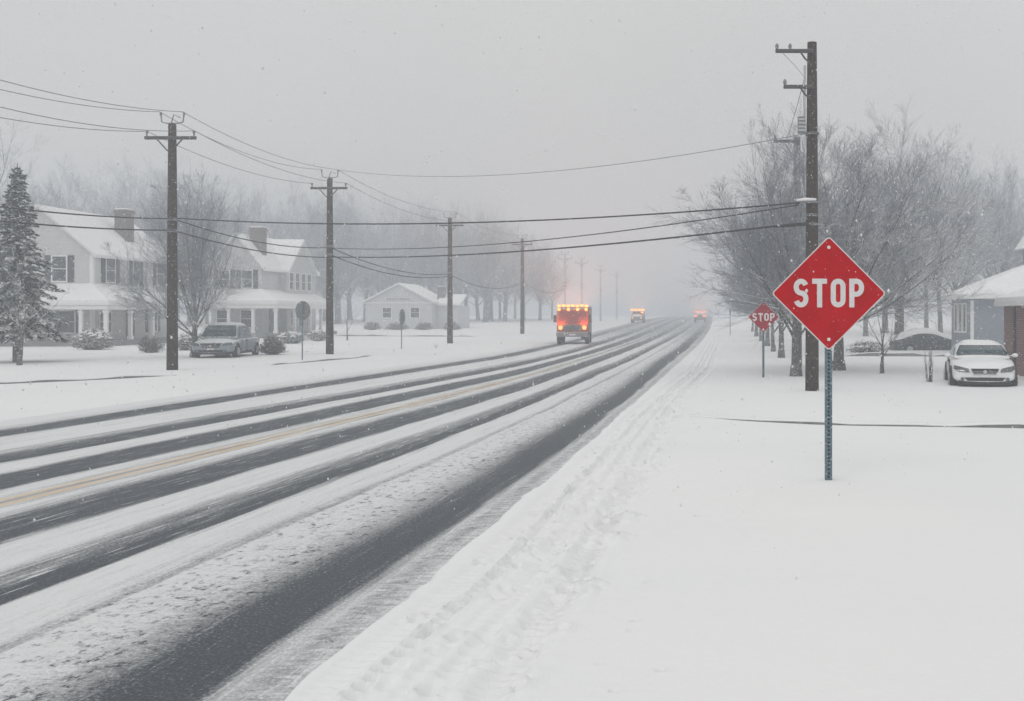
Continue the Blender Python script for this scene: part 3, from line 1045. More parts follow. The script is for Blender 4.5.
wire(R1(-0.22, 8.62), Vector((3.0, 45.82, 9.18)), 0.10, 0.010, M['wire'], 'power_wire',
     'thin wire from the tall brown pole down to the grey pole arm behind', 'wire', 'wires between the two verge poles')


# ------------------------------------------------------------------ signs
def ribbon(b, pts, w, y0, y1, closed=False, mi=0):
    """a stroke of lettering: a flat band of width w in the XZ plane, from y0 (front) to y1"""
    n = len(pts)
    L, Rr = [], []
    for i in range(n):
        if closed:
            a, c = pts[(i - 1) % n], pts[(i + 1) % n]
        else:
            a, c = pts[max(0, i - 1)], pts[min(n - 1, i + 1)]
        tx, tz = c[0] - a[0], c[1] - a[1]
        l = math.hypot(tx, tz) or 1
        nx, nz = -tz / l, tx / l
        L.append((pts[i][0] + nx * w / 2, pts[i][1] + nz * w / 2))
        Rr.append((pts[i][0] - nx * w / 2, pts[i][1] - nz * w / 2))
    vs = []
    for i in range(n):
        vs += [(L[i][0], y0, L[i][1]), (Rr[i][0], y0, Rr[i][1]), (Rr[i][0], y1, Rr[i][1]), (L[i][0], y1, L[i][1])]
    fs = []
    m = n if closed else n - 1
    for i in range(m):
        k = (i + 1) % n
        for j in range(4):
            fs.append((i * 4 + j, k * 4 + j, k * 4 + (j + 1) % 4, i * 4 + (j + 1) % 4))
    if not closed:
        fs += [(0, 1, 2, 3), (4 * n - 1, 4 * n - 2, 4 * n - 3, 4 * n - 4)]
    b.add(vs, fs, mi)


def stop_letters(b, cx, cz, W, H, st, y0, y1):
    """S T O P, narrow highway lettering"""
    cw = W / 4.0
    lw = cw * 0.80
    h2 = H / 2

    def arc(x, z, rx, rz, a0, a1, n=10):
        return [(x + rx * math.cos(R(a0 + (a1 - a0) * i / n)), z + rz * math.sin(R(a0 + (a1 - a0) * i / n))) for i in range(n + 1)]
    hs = st / 2
    # S
    x = cx - 1.5 * cw
    rx = lw / 2 - hs
    rz = (H - st) / 4
    pts = arc(x, cz + rz, rx, rz, 20, 180, 10) + arc(x, cz + rz, rx, rz, 200, 245, 3)
    pts += arc(x, cz - rz, rx, rz, 65, 0, 4) + arc(x, cz - rz, rx, rz, -20, -160, 10)
    ribbon(b, pts, st, y0, y1)
    # T
    x = cx - 0.5 * cw
    ribbon(b, [(x - lw / 2, cz + h2 - hs), (x + lw / 2, cz + h2 - hs)], st, y0, y1)
    ribbon(b, [(x, cz + h2 - st), (x, cz - h2)], st, y0, y1)
    # O
    x = cx + 0.5 * cw
    r_ = lw / 2 - hs
    zz = h2 - hs - r_
    pts = arc(x, cz + zz, r_, r_, 0, 180, 10) + arc(x, cz - zz, r_, r_, 180, 360, 10)
    ribbon(b, pts, st, y0, y1, closed=True)
    # P
    x = cx + 1.5 * cw
    xl = x - lw / 2 + hs
    ribbon(b, [(xl, cz + h2), (xl, cz - h2)], st, y0, y1)
    zt = cz + h2 - hs
    zm = cz - H * 0.04
    r2 = (zt - zm) / 2
    xr = x + lw / 2 - hs - r2 * 0.8
    pts = [(xl + hs, zt), (xr, zt)] + arc(xr, zt - r2, r2 * 0.8, r2, 75, -75, 10) + [(xr, zm), (xl + hs, zm)]
    ribbon(b, pts, st, y0, y1)


def rounded(pts, r, n=5):
    out = []
    m = len(pts)
    for i in range(m):
        p = Vector(pts[i]); a = (Vector(pts[i - 1]) - p).normalized(); c = (Vector(pts[(i + 1) % m]) - p).normalized()
        ang = a.angle(c) / 2
        d = r / math.tan(ang)
        cen = p + (a + c).normalized() * (r / math.sin(ang))
        s = p + a * d; e = p + c * d
        v0 = s - cen; v1 = e - cen
        for k in range(n + 1):
            q = k / n
            v = (v0.lerp(v1, q)).normalized() * r
            out.append(tuple(cen + v))
    return out


def stop_sign(loc, diag, zc, post_w, label, red, rz=0.0, border=0.014, lw=0.62, lh=0.252, st=0.21, tilt=0.0):
    r = thing('stop_sign', label, 'road sign', loc, rz, 'red diamond stop signs')
    h = diag / 2
    def plate(s, rad):
        return rounded([(0, 0, h * s), (h * s, 0, 0), (0, 0, -h * s), (-h * s, 0, 0)], rad)
    b = MB()
    b.prism([(p[0], -0.004, p[2] + zc) for p in plate(1.0, diag * 0.030)], (0, 0.006, 0))
    pl = b.build('sign_plate', M['signwhite'], r)
    s_in = 1 - border * 2.0
    b = MB()
    b.prism([(p[0], -0.0065, p[2] + zc) for p in plate(s_in, diag * 0.024)], (0, 0.0024, 0))
    b.build('sign_face', red, pl)
    b = MB()
    H = diag * lh
    stop_letters(b, 0, zc + diag * 0.003, diag * lw, H, H * st, -0.0085, -0.0060)
    b.build('sign_lettering', M['signwhite'], pl)
    for s in (-1, 1):
        b = MB()
        b.tube([(0, -0.012, zc + s * h * 0.80), (0, -0.006, zc + s * h * 0.80)], [diag * 0.010, diag * 0.016], 10)
        b.build('bolt', M['bolt'], pl)
    # square perforated steel tube
    w = post_w / 2
    b = MB()
    y0 = 0.006
    b.box(-w, w, y0, y0 + post_w, -0.25, zc + h * 0.86)
    po = b.build('post', M['gal'], r, bevel=0.006)
    b = MB()
    z = 0.06
    while z < zc - h * 0.98:
        b.tube([(0, y0 - 0.0025, z), (0, y0 + 0.004, z)], post_w * 0.17, 8)
        z += post_w * 0.55
    b.build('post_holes', M['hole'], po)
    return r


MAIN_SIGN = stop_sign((1.47, 14.32, 0.0), 1.447, 2.372, 0.088, 'large red diamond STOP sign with white border on a perforated steel post', M['signred'], lw=0.645, lh=0.250, st=0.178)
b = MB()
b.ellipsoid((0.03, 0.06, 0.0), 0.30, 0.22, 0.022, 18, 8, zmin=-0.2, wob=0.18, seed=3)
b.build('post_drift', M['snow'], MAIN_SIGN, smooth=True)
stop_sign((1.715, 37.9, 0.0), 1.02, 2.03, 0.07, 'smaller faded red diamond STOP sign farther back beside the tree trunks', M['signred2'], R(6), border=0.006, lw=0.78, lh=0.26, st=0.2)


def back_sign(loc, z, w, h, label, rz, sides=8):
    r = thing('road_sign', label, 'road sign', loc, rz, 'grey backed signs on thin posts')
    b = MB()
    pts = [(w / 2 * math.cos(2 * math.pi * (i + 0.5) / sides) / math.cos(math.pi / sides) * 0.98, 0, z + h / 2 * math.sin(2 * math.pi * (i + 0.5) / sides) / math.cos(math.pi / sides) * 0.98) for i in range(sides)]
    b.prism(pts, (0, 0.02, 0))
    b.build('sign_plate', M['signback'], r)
    b = MB(); b.tube([(0, -0.035, -0.2), (0, -0.035, z + h * 0.42)], 0.030, 8)
    b.build('post', M['gal'], r)
    b = MB()
    for s in (-1, 1):
        b.box(-w * 0.36, w * 0.36, -0.012, -0.002, z + s * h * 0.25 - 0.02, z + s * h * 0.25 + 0.02)
    b.build('bracket', M['signback'], r)
    return r


back_sign((-18.7, 52.0, 0), 2.30, 0.76, 0.88, 'round grey sign back on a thin post in front of the second farmhouse', R(-12), 12)
back_sign((-18.6, 68.3, 0), 1.98, 0.72, 0.95, 'narrow grey octagon sign back on a post before the white cottage', R(-48), 8)
r = thing('marker_post', 'thin dark marker post in the snow at the far edge of the verge', 'post', (1.66, 104, G(104)))
b = MB(); b.tube([(0, 0, -0.2), (0, 0, 2.45)], 0.035, 8); b.build('post', M['poleg'], r)
b = MB(); b.box(-0.07, 0.07, -0.055, -0.037, 1.9, 2.35); b.build('marker_plate', M['signback'], r)


# ------------------------------------------------------------------ houses
def win(b_f, b_g, plane, a0, a1, z0, z1, at, sgn, fw=0.09, mull=True):
    """a window on a wall. plane 'x': wall at x=at looking along sgn*x, a = y; plane 'y': wall at y=at, a = x"""
    def bx(m, p0, p1, q0, q1, d0, d1):
        lo, hi = sorted((at + sgn * d0, at + sgn * d1))
        if plane == 'y':
            m.box(p0, p1, lo, hi, q0, q1)
        else:
            m.box(lo, hi, p0, p1, q0, q1)
    bx(b_g, a0, a1, z0, z1, 0.004, 0.022)
    bx(b_f, a0 - fw, a0, z0 - fw, z1 + fw, 0.002, 0.06)
    bx(b_f, a1, a1 + fw, z0 - fw, z1 + fw, 0.002, 0.06)
    bx(b_f, a0, a1, z1, z1 + fw, 0.002, 0.06)
    bx(b_f, a0, a1, z0 - fw, z0, 0.002, 0.09)
    if mull:
        zm = (z0 + z1) / 2
        bx(b_f, a0, a1, zm - 0.025, zm + 0.025, 0.024, 0.045)


def add_window(house, plane, a0, a1, z0, z1, at, sgn, shutters=0.0, mull=True):
    f, g = MB(), MB()
    win(f, g, plane, a0, a1, z0, z1, at, sgn, mull=mull)
    w = f.build('window', M['trim'], house)
    g.build('window_pane', M['glass'], w)
    if shutters > 0:
        for s in (0, 1):
            b = MB()
            p0 = a0 - 0.11 - shutters if s == 0 else a1 + 0.11
            lo, hi = sorted((at + sgn * 0.003, at + sgn * 0.05))
            if plane == 'y':
                b.box(p0, p0 + shutters, lo, hi, z0 - 0.08, z1 + 0.08)
            else:
                b.box(lo, hi, p0, p0 + shutters, z0 - 0.08, z1 + 0.08)
            b.build('shutter', M['shutter'], house)
    return w


def slab(b, quad, th):
    """a sloping slab: quad of 4 points, thickness th straight up"""
    b.prism(quad, (0, 0, th))


def gable_body(house, x0, x1, y0, y1, ze, zp, material, along='y'):
    """walls with gable ends; ridge runs along y (gables face the road's length) or x"""
    b = MB()
    if along == 'y':
        xm = (x0 + x1) / 2
        b.prism([(x0, y0, -0.3), (x1, y0, -0.3), (x1, y0, ze), (xm, y0, zp), (x0, y0, ze)], (0, y1 - y0, 0))
    else:
        ym = (y0 + y1) / 2
        b.prism([(x0, y0, -0.3), (x0, y1, -0.3), (x0, y1, ze), (x0, ym, zp), (x0, y0, ze)], (x1 - x0, 0, 0))
    return b.build('wall', material, house)


def gable_roof(house, x0, x1, y0, y1, ze, zp, ov=0.35, along='y', snow=0.12, both=True):
    rb, sb = MB(), MB()
    if along == 'y':
        xm = (x0 + x1) / 2
        k = (zp - ze) / ((x1 - x0) / 2)
        for s, xe in ((-1, x0), (1, x1)):
            xo = xe + s * ov
            zo = ze - ov * k + 0.02
            q = [(xm, y0 - ov, zp + 0.02), (xo, y0 - ov, zo), (xo, y1 + ov, zo), (xm, y1 + ov, zp + 0.02)]
            slab(rb, q, 0.08)
            q = [(xm, y0 - ov + 0.03, zp + 0.105), (xo - s * 0.03, y0 - ov + 0.03, zo + 0.105), (xo - s * 0.03, y1 + ov - 0.03, zo + 0.105), (xm, y1 + ov - 0.03, zp + 0.105)]
            slab(sb, q, snow)
    else:
        ym = (y0 + y1) / 2
        k = (zp - ze) / ((y1 - y0) / 2)
        for s, ye in ((-1, y0), (1, y1)):
            yo = ye + s * ov
            zo = ze - ov * k + 0.02
            q = [(x0 - ov, ym, zp + 0.02), (x0 - ov, yo, zo), (x1 + ov, yo, zo), (x1 + ov, ym, zp + 0.02)]
            slab(rb, q, 0.08)
            q = [(x0 - ov + 0.03, ym, zp + 0.105), (x0 - ov + 0.03, yo - s * 0.03, zo + 0.105), (x1 + ov - 0.03, yo - s * 0.03, zo + 0.105), (x1 + ov - 0.03, ym, zp + 0.105)]
            slab(sb, q, snow)
    r = rb.build('roof', M['trim'], house)
    sb.build('roof_snow', M['snow'], r, bevel=0.05)
    return r


def chimney(house, x, y, w, d, z0, z1):
    b = MB()
    b.box(x - w / 2, x + w / 2, y - d / 2, y + d / 2, z0, z1)
    b.box(x - w / 2 - 0.07, x + w / 2 + 0.07, y - d / 2 - 0.07, y + d / 2 + 0.07, z1 - 0.28, z1 - 0.06)
    c = b.build('chimney', M['chimney'], house)
    b = MB(); b.box(x - w / 2 + 0.02, x + w / 2 - 0.02, y - d / 2 + 0.02, y + d / 2 - 0.02, z1 + 0.002, z1 + 0.12)
    b.build('chimney_snow', M['snow'], c, bevel=0.04)
    return c


def porch_post(house, x, y, z0, z1, w=0.22):
    b = MB()
    b.box(x - w / 2, x + w / 2, y - w / 2, y + w / 2, z0, z1)
    b.box(x - w / 2 - 0.05, x + w / 2 + 0.05, y - w / 2 - 0.05, y + w / 2 + 0.05, z1 - 0.2, z1 - 0.08)
    b.box(x - w / 2 - 0.05, x + w / 2 + 0.05, y - w / 2 - 0.05, y + w / 2 + 0.05, z0 + 0.02, z0 + 0.25)
    b.build('porch_post', M['trim'], house)


# first farmhouse: gable to the viewer, long side and porch to the road. Local origin at the near road corner.
h1 = thing('farmhouse', 'white two storey farmhouse with dark shutters and wraparound porch, beside the snowy spruce', 'house', (-40.8, 75.0, 0), 0, 'white farmhouses')
gable_body(h1, -6.9, 0, 0, 11, 6.2, 9.15, M['siding'])
gable_roof(h1, -6.9, 0, 0, 11, 6.2, 9.15, 0.4)
chimney(h1, -1.55, 7.0, 0.95, 0.9, 7.0, 9.65)
b = MB(); b.box(-6.95, -6.7, -0.04, -0.002, 0.5, 6.1); b.box(-0.2, 0.03, -0.04, -0.002, 0.5, 6.1); b.box(0.004, 0.04, 0.0, 0.2, 0.5, 6.1)
b.build('corner_board', M['trim'], h1)
b = MB(); b.box(-9.6, 2.0, -2.0, 11.02, -0.3, 0.45)
b.build('foundation', M['stone'], h1)
# wing to the left with its own small roof
b = MB(); b.box(-10.5, -6.9, 1.2, 9, -0.3, 5.0); b.build('side_wing', M['siding'], h1)
b = MB(); slab(b, [(-10.9, 0.8, 4.95), (-6.9, 0.8, 4.95), (-6.9, 5.0, 6.5), (-10.9, 5.0, 6.5)], 0.3); b.build('wing_roof', M['snow'], h1, bevel=0.04)
# porch roof: front strip, side strip
pr_ = MB()
slab(pr_, [(-9.8, -2.1, 2.72), (2.15, -2.1, 2.72), (0.0, 0.0, 3.86), (-9.8, 0.0, 3.86)], 0.16)
slab(pr_, [(2.15, -2.1, 2.72), (2.15, 7.5, 2.72), (0.0, 7.5, 3.86), (0.0, 0.0, 3.86)], 0.16)
pr_.box(-9.8, 2.05, -2.05, -1.9, 2.45, 2.70); pr_.box(1.9, 2.05, -1.9, 7.4, 2.45, 2.70)
pr = pr_.build('porch_roof', M['trim'], h1)
b = MB()
slab(b, [(-9.75, -2.06, 2.90), (2.1, -2.06, 2.90), (0.0, -0.02, 4.03), (-9.75, -0.02, 4.03)], 0.16)
slab(b, [(2.11, -2.06, 2.90), (2.11, 7.45, 2.90), (0.02, 7.45, 4.03), (0.02, 0.0, 4.03)], 0.16)
b.build('porch_snow', M['snow'], pr)
for (x, y) in ((-9.4, -1.85), (-6.6, -1.85), (-3.2, -1.85), (0.25, -1.85), (1.85, -1.85), (1.85, 1.2), (1.85, 4.2), (1.85, 7.2)):
    porch_post(h1, x, y, 0.45, 2.45)
add_window(h1, 'y', -2.65, -1.75, 4.35, 5.95, 0, -1, 0.40)
add_window(h1, 'y', -5.6, -4.7, 4.35, 5.95, 0, -1, 0.40)
add_window(h1, 'y', -2.9, -1.2, 0.95, 2.35, 0, -1, 0.36)
add_window(h1, 'y', -5.9, -4.9, 0.95, 2.35, 0, -1, 0.36)
add_window(h1, 'x', 1.6, 2.7, 4.35, 5.9, 0, 1, 0.5)
add_window(h1, 'x', 5.2, 6.0, 4.35, 5.9, 0, 1, 0.4)
add_window(h1, 'x', 8.6, 9.6, 4.35, 5.9, 0, 1, 0.4)
add_window(h1, 'x', 0.8, 2.2, 0.95, 2.35, 0, 1, 0.0)
add_window(h1, 'x', 7.4, 8.6, 0.95, 2.35, 0, 1, 0.35)
b = MB(); b.box(0.004, 0.06, 4.2, 5.3, 0.5, 2.5); d_ = b.build('front_door', M['door'], h1)
b = MB(); b.box(0.062, 0.10, 4.3, 4.38, 1.35, 1.45); b.build('door_handle', M['chrome'], d_)

# second farmhouse: front gable plus a gable turned to the road
h2 = thing('farmhouse', 'hazy pale farmhouse with two snowy gables and porch, behind the parked silver sedan', 'house', (-37.6, 95.0, G(97)), 0, 'white farmhouses')
gable_body(h2, -4.2, 0, 0, 13, 6.0, 8.6, M['siding2'])
gable_roof(h2, -4.2, 0, 0, 13, 6.0, 8.6, 0.35)
gable_body(h2, -2.1, 0.6, 4.0, 10.4, 5.9, 8.5, M['siding2'], 'x')
gable_roof(h2, -1.7, 0.6, 4.0, 10.4, 5.9, 8.5, 0.4, 'x')
chimney(h2, -1.2, 2.3, 1.1, 0.9, 6.8, 9.35)
b = MB(); b.box(-4.4, 2.0, -1.9, 13.0, -0.3, 0.4); b.build('foundation', M['stone'], h2)
pr_ = MB()
slab(pr_, [(-4.3, -2.0, 2.75), (2.1, -2.0, 2.75), (0.0, 0.0, 3.75), (-4.3, 0.0, 3.75)], 0.16)
slab(pr_, [(2.1, -2.0, 2.75), (2.1, 11.4, 2.75), (0.0, 11.4, 3.75), (0.0, 0.0, 3.75)], 0.16)
pr_.box(1.85, 2.05, -1.9, 11.3, 2.45, 2.73); pr_.box(-4.25, 1.85, -1.95, -1.8, 2.45, 2.73)
pr = pr_.build('porch_roof', M['trim'], h2)
b = MB()
slab(b, [(-4.27, -1.96, 2.93), (2.05, -1.96, 2.93), (0.0, -0.02, 3.92), (-4.27, -0.02, 3.92)], 0.17)
slab(b, [(2.06, -1.96, 2.93), (2.06, 11.35, 2.93), (0.02, 11.35, 3.92), (0.02, 0.0, 3.92)], 0.17)
b.build('porch_snow', M['snow'], pr)
for (x, y) in ((-4.05, -1.75), (-2.0, -1.75), (0.0, -1.75), (1.85, -1.75), (1.85, 2.4), (1.85, 6.2), (1.85, 9.0), (1.85, 11.1)):
    porch_post(h2, x, y, 0.4, 2.45)
add_window(h2, 'y', -3.5, -2.7, 4.2, 5.6, 0, -1, 0.38)
add_window(h2, 'y', -1.6, -0.8, 4.2, 5.6, 0, -1, 0.38)
add_window(h2, 'y', -3.7, -2.6, 0.9, 2.3, 0, -1, 0.0)
add_window(h2, 'y', -1.7, -0.6, 0.9, 2.3, 0, -1, 0.0)
for k in range(4):
    add_window(h2, 'x', 4.6 + 1.45 * k, 5.5 + 1.45 * k, 4.15, 5.6, 0.6, 1, 0.0)
for k in range(3):
    add_window(h2, 'x', 4.8 + 2.0 * k, 6.0 + 2.0 * k, 0.9, 2.3, 0.6, 1, 0.0)
b = MB(); b.box(0.004, 0.06, 1.6, 2.7, 0.45, 2.5); b.build('front_door', M['door'], h2)

# the white cottage
h3 = thing('cottage', 'small white cottage with a wide low snowy gable and short chimney', 'house', (-39.6, 130.0, G(130) - 0.25))
gable_body(h3, 0, 7.6, 0, 8.5, 3.35, 5.35, M['cottage'])
gable_roof(h3, 0, 7.6, 0, 8.5, 3.35, 5.35, 0.35)
b = MB(); b.box(7.6, 10.2, 2.0, 8.0, -0.3, 3.0); b.build('side_wing', M['cottage'], h3)
b = MB(); slab(b, [(7.6, 1.7, 3.0), (10.5, 1.7, 3.0), (10.5, 5.0, 4.1), (7.6, 5.0, 4.1)], 0.25); b.build('wing_roof', M['snow'], h3)
chimney(h3, 7.75, 4.0, 0.8, 0.8, 3.0, 5.2)
for a in (2.0, 5.2):
    add_window(h3, 'y', a, a + 0.95, 1.6, 2.7, 0, -1, 0.0)
b = MB(); b.box(-0.3, 7.9, -0.06, -0.003, 3.2, 3.36); b.build('fascia_board', M['trim'], h3)
b = MB()
for k in range(9):
    b.box(2.5 + 0.3 * k, 2.62 + 0.3 * k, -0.03, -0.004, 3.55, 3.80)
b.build('gable_vent', M['stone'], h3)

# blue-grey house with a hipped roof
h5 = thing('house', 'blue grey bungalow with a white hipped roof and cupola behind the white car', 'house', (13.2, 58.0, 0))
b = MB(); b.box(0, 15, 0, 4.7, -0.3, 2.95); b.build('wall', M['blue'], h5)
rb, sb = MB(), MB()
e = 0.5
def hip(b, z0, z1, e, th):
    A, B_, C, D = (-e, -e, z0), (15 + e, -e, z0), (15 + e, 4.7 + e, z0), (-e, 4.7 + e, z0)
    p, q = (4.4, 2.35, z1), (10.6, 2.35, z1)
    b.add([A, B_, C, D, p, q, (-e, -e, z0 - th), (15 + e, -e, z0 - th), (15 + e, 4.7 + e, z0 - th), (-e, 4.7 + e, z0 - th)],
          [(0, 1, 5, 4), (1, 2, 5), (2, 3, 4, 5), (3, 0, 4), (9, 8, 7, 6), (0, 6, 7, 1), (1, 7, 8, 2), (2, 8, 9, 3), (3, 9, 6, 0)])
hip(rb, 3.05, 5.0, 0.5, 0.12)
hip(sb, 3.19, 5.2, 0.47, 0.11)
rf = rb.build('roof', M['trim'], h5)
sb.build('roof_snow', M['snow'], rf)
for k in range(3):
    add_window(h5, 'x', 1.0 + 1.05 * k, 1.62 + 1.05 * k, 1.25, 2.65, 0, -1, 0.0, mull=False)
b = MB(); b.box(-0.03, 0.14, -0.03, -0.002, 0.2, 2.85); b.build('corner_board', M['trim'], h5)
# cupola on the near slope of the roof
b = MB(); b.box(3.4, 4.3, 1.9, 2.8, 4.3, 5.6)
cu = b.build('cupola', M['blue'], h5)
b = MB()
b.add([(3.05, 1.55, 5.61), (4.65, 1.55, 5.61), (4.65, 3.15, 5.61), (3.05, 3.15, 5.61), (3.85, 2.35, 7.1)], [(3, 2, 1, 0), (0, 1, 4), (1, 2, 4), (2, 3, 4), (3, 0, 4)])
b.build('cupola_roof', M['snow'], cu)

# red brick garage at the picture edge
h6 = thing('garage', 'dark red brick garage with snowy roof at the picture edge beside the white car', 'garage', (10.55, 34.2, 0))
b = MB(); b.box(0, 7.5, 0, 6.9, -0.3, 2.42); b.build('wall', M['brick'], h6)
rb, sb = MB(), MB()
def hip2(b, z0, z1, e, th):
    A, B_, C, D = (-e, -e, z0), (7.5 + e, -e, z0), (7.5 + e, 7 + e, z0), (-e, 7 + e, z0)
    p, q = (3.4, 3.5, z1), (4.1, 3.5, z1)
    b.add([A, B_, C, D, p, q, (-e, -e, z0 - th), (7.5 + e, -e, z0 - th), (7.5 + e, 7 + e, z0 - th), (-e, 7 + e, z0 - th)],
          [(0, 1, 5, 4), (1, 2, 5), (2, 3, 4, 5), (3, 0, 4), (9, 8, 7, 6), (0, 6, 7, 1), (1, 7, 8, 2), (2, 8, 9, 3), (3, 9, 6, 0)])
hip2(rb, 2.56, 4.0, 0.28, 0.14)
hip2(sb, 2.72, 4.2, 0.25, 0.14)
rf = rb.build('roof', M['trim'], h6)
sb.build('roof_snow', M['snow'], rf)
b = MB(); b.box(-0.08, -0.003, 5.3, 5.42, 0.1, 2.38); b.build('downpipe', M['door'], h6)
b = MB(); b.box(0.75, 1.9, -0.05, -0.003, 0.05, 2.05); b.build('side_door', M['door'], h6)


# ------------------------------------------------------------------ vehicles
def wheel(car, x, y, r, w, sx):
    b = MB()
    b.tube([(x - w / 2 * sx, y, r), (x - w / 2 * sx + 0.02 * sx, y, r), (x + w / 2 * sx - 0.03 * sx, y, r), (x + w / 2 * sx, y, r)], [r * 0.92, r, r, r * 0.9], 20)
    wh = b.build('wheel', M['tyre'], car, smooth=False)
    b = MB()
    b.tube([(x + (w / 2 - 0.02) * sx, y, r), (x + (w / 2 + 0.012) * sx, y, r)], [r * 0.66, r * 0.60], 16)
    for k in range(5):
        a = 2 * math.pi * k / 5
        b.tube([(x + (w / 2 + 0.016) * sx, y, r), (x + (w / 2 + 0.016) * sx, y + math.cos(a) * r * 0.55, r + math.sin(a) * r * 0.55)], 0.028, 5)
    b.build('rim', M['rim'], wh)


def loft(stations, mats, name, parent, sub=2):
    """stations: (y, [(half width x, z), ...]) lower to upper; mirrored; subdivided for rounded panels"""
    b = MB()
    n = len(stations[0][1])
    vs = []
    for y, pr in stations:
        ring = [(x, y, z) for x, z in pr] + [(-x, y, z) for x, z in reversed(pr)]
        vs += ring
    m = 2 * n
    fs = []
    for i in range(len(stations) - 1):
        for j in range(m):
            j2 = (j + 1) % m
            fs.append((i * m + j, i * m + j2, (i + 1) * m + j2, (i + 1) * m + j))
    k = len(stations) - 1
    for i, flip in ((0, False), (k, True)):
        for j in range(n - 1):
            q = (i * m + j, i * m + m - 1 - j, i * m + m - 2 - j, i * m + j + 1)
            fs.append(q if not flip else tuple(reversed(q)))
    b.add(vs, [tuple(reversed(f)) for f in fs])
    o = b.build(name, mats, parent, smooth=True)
    if sub:
        s = o.modifiers.new('smooth_panels', 'SUBSURF')
        s.levels = sub
        s.render_levels = sub
    return o


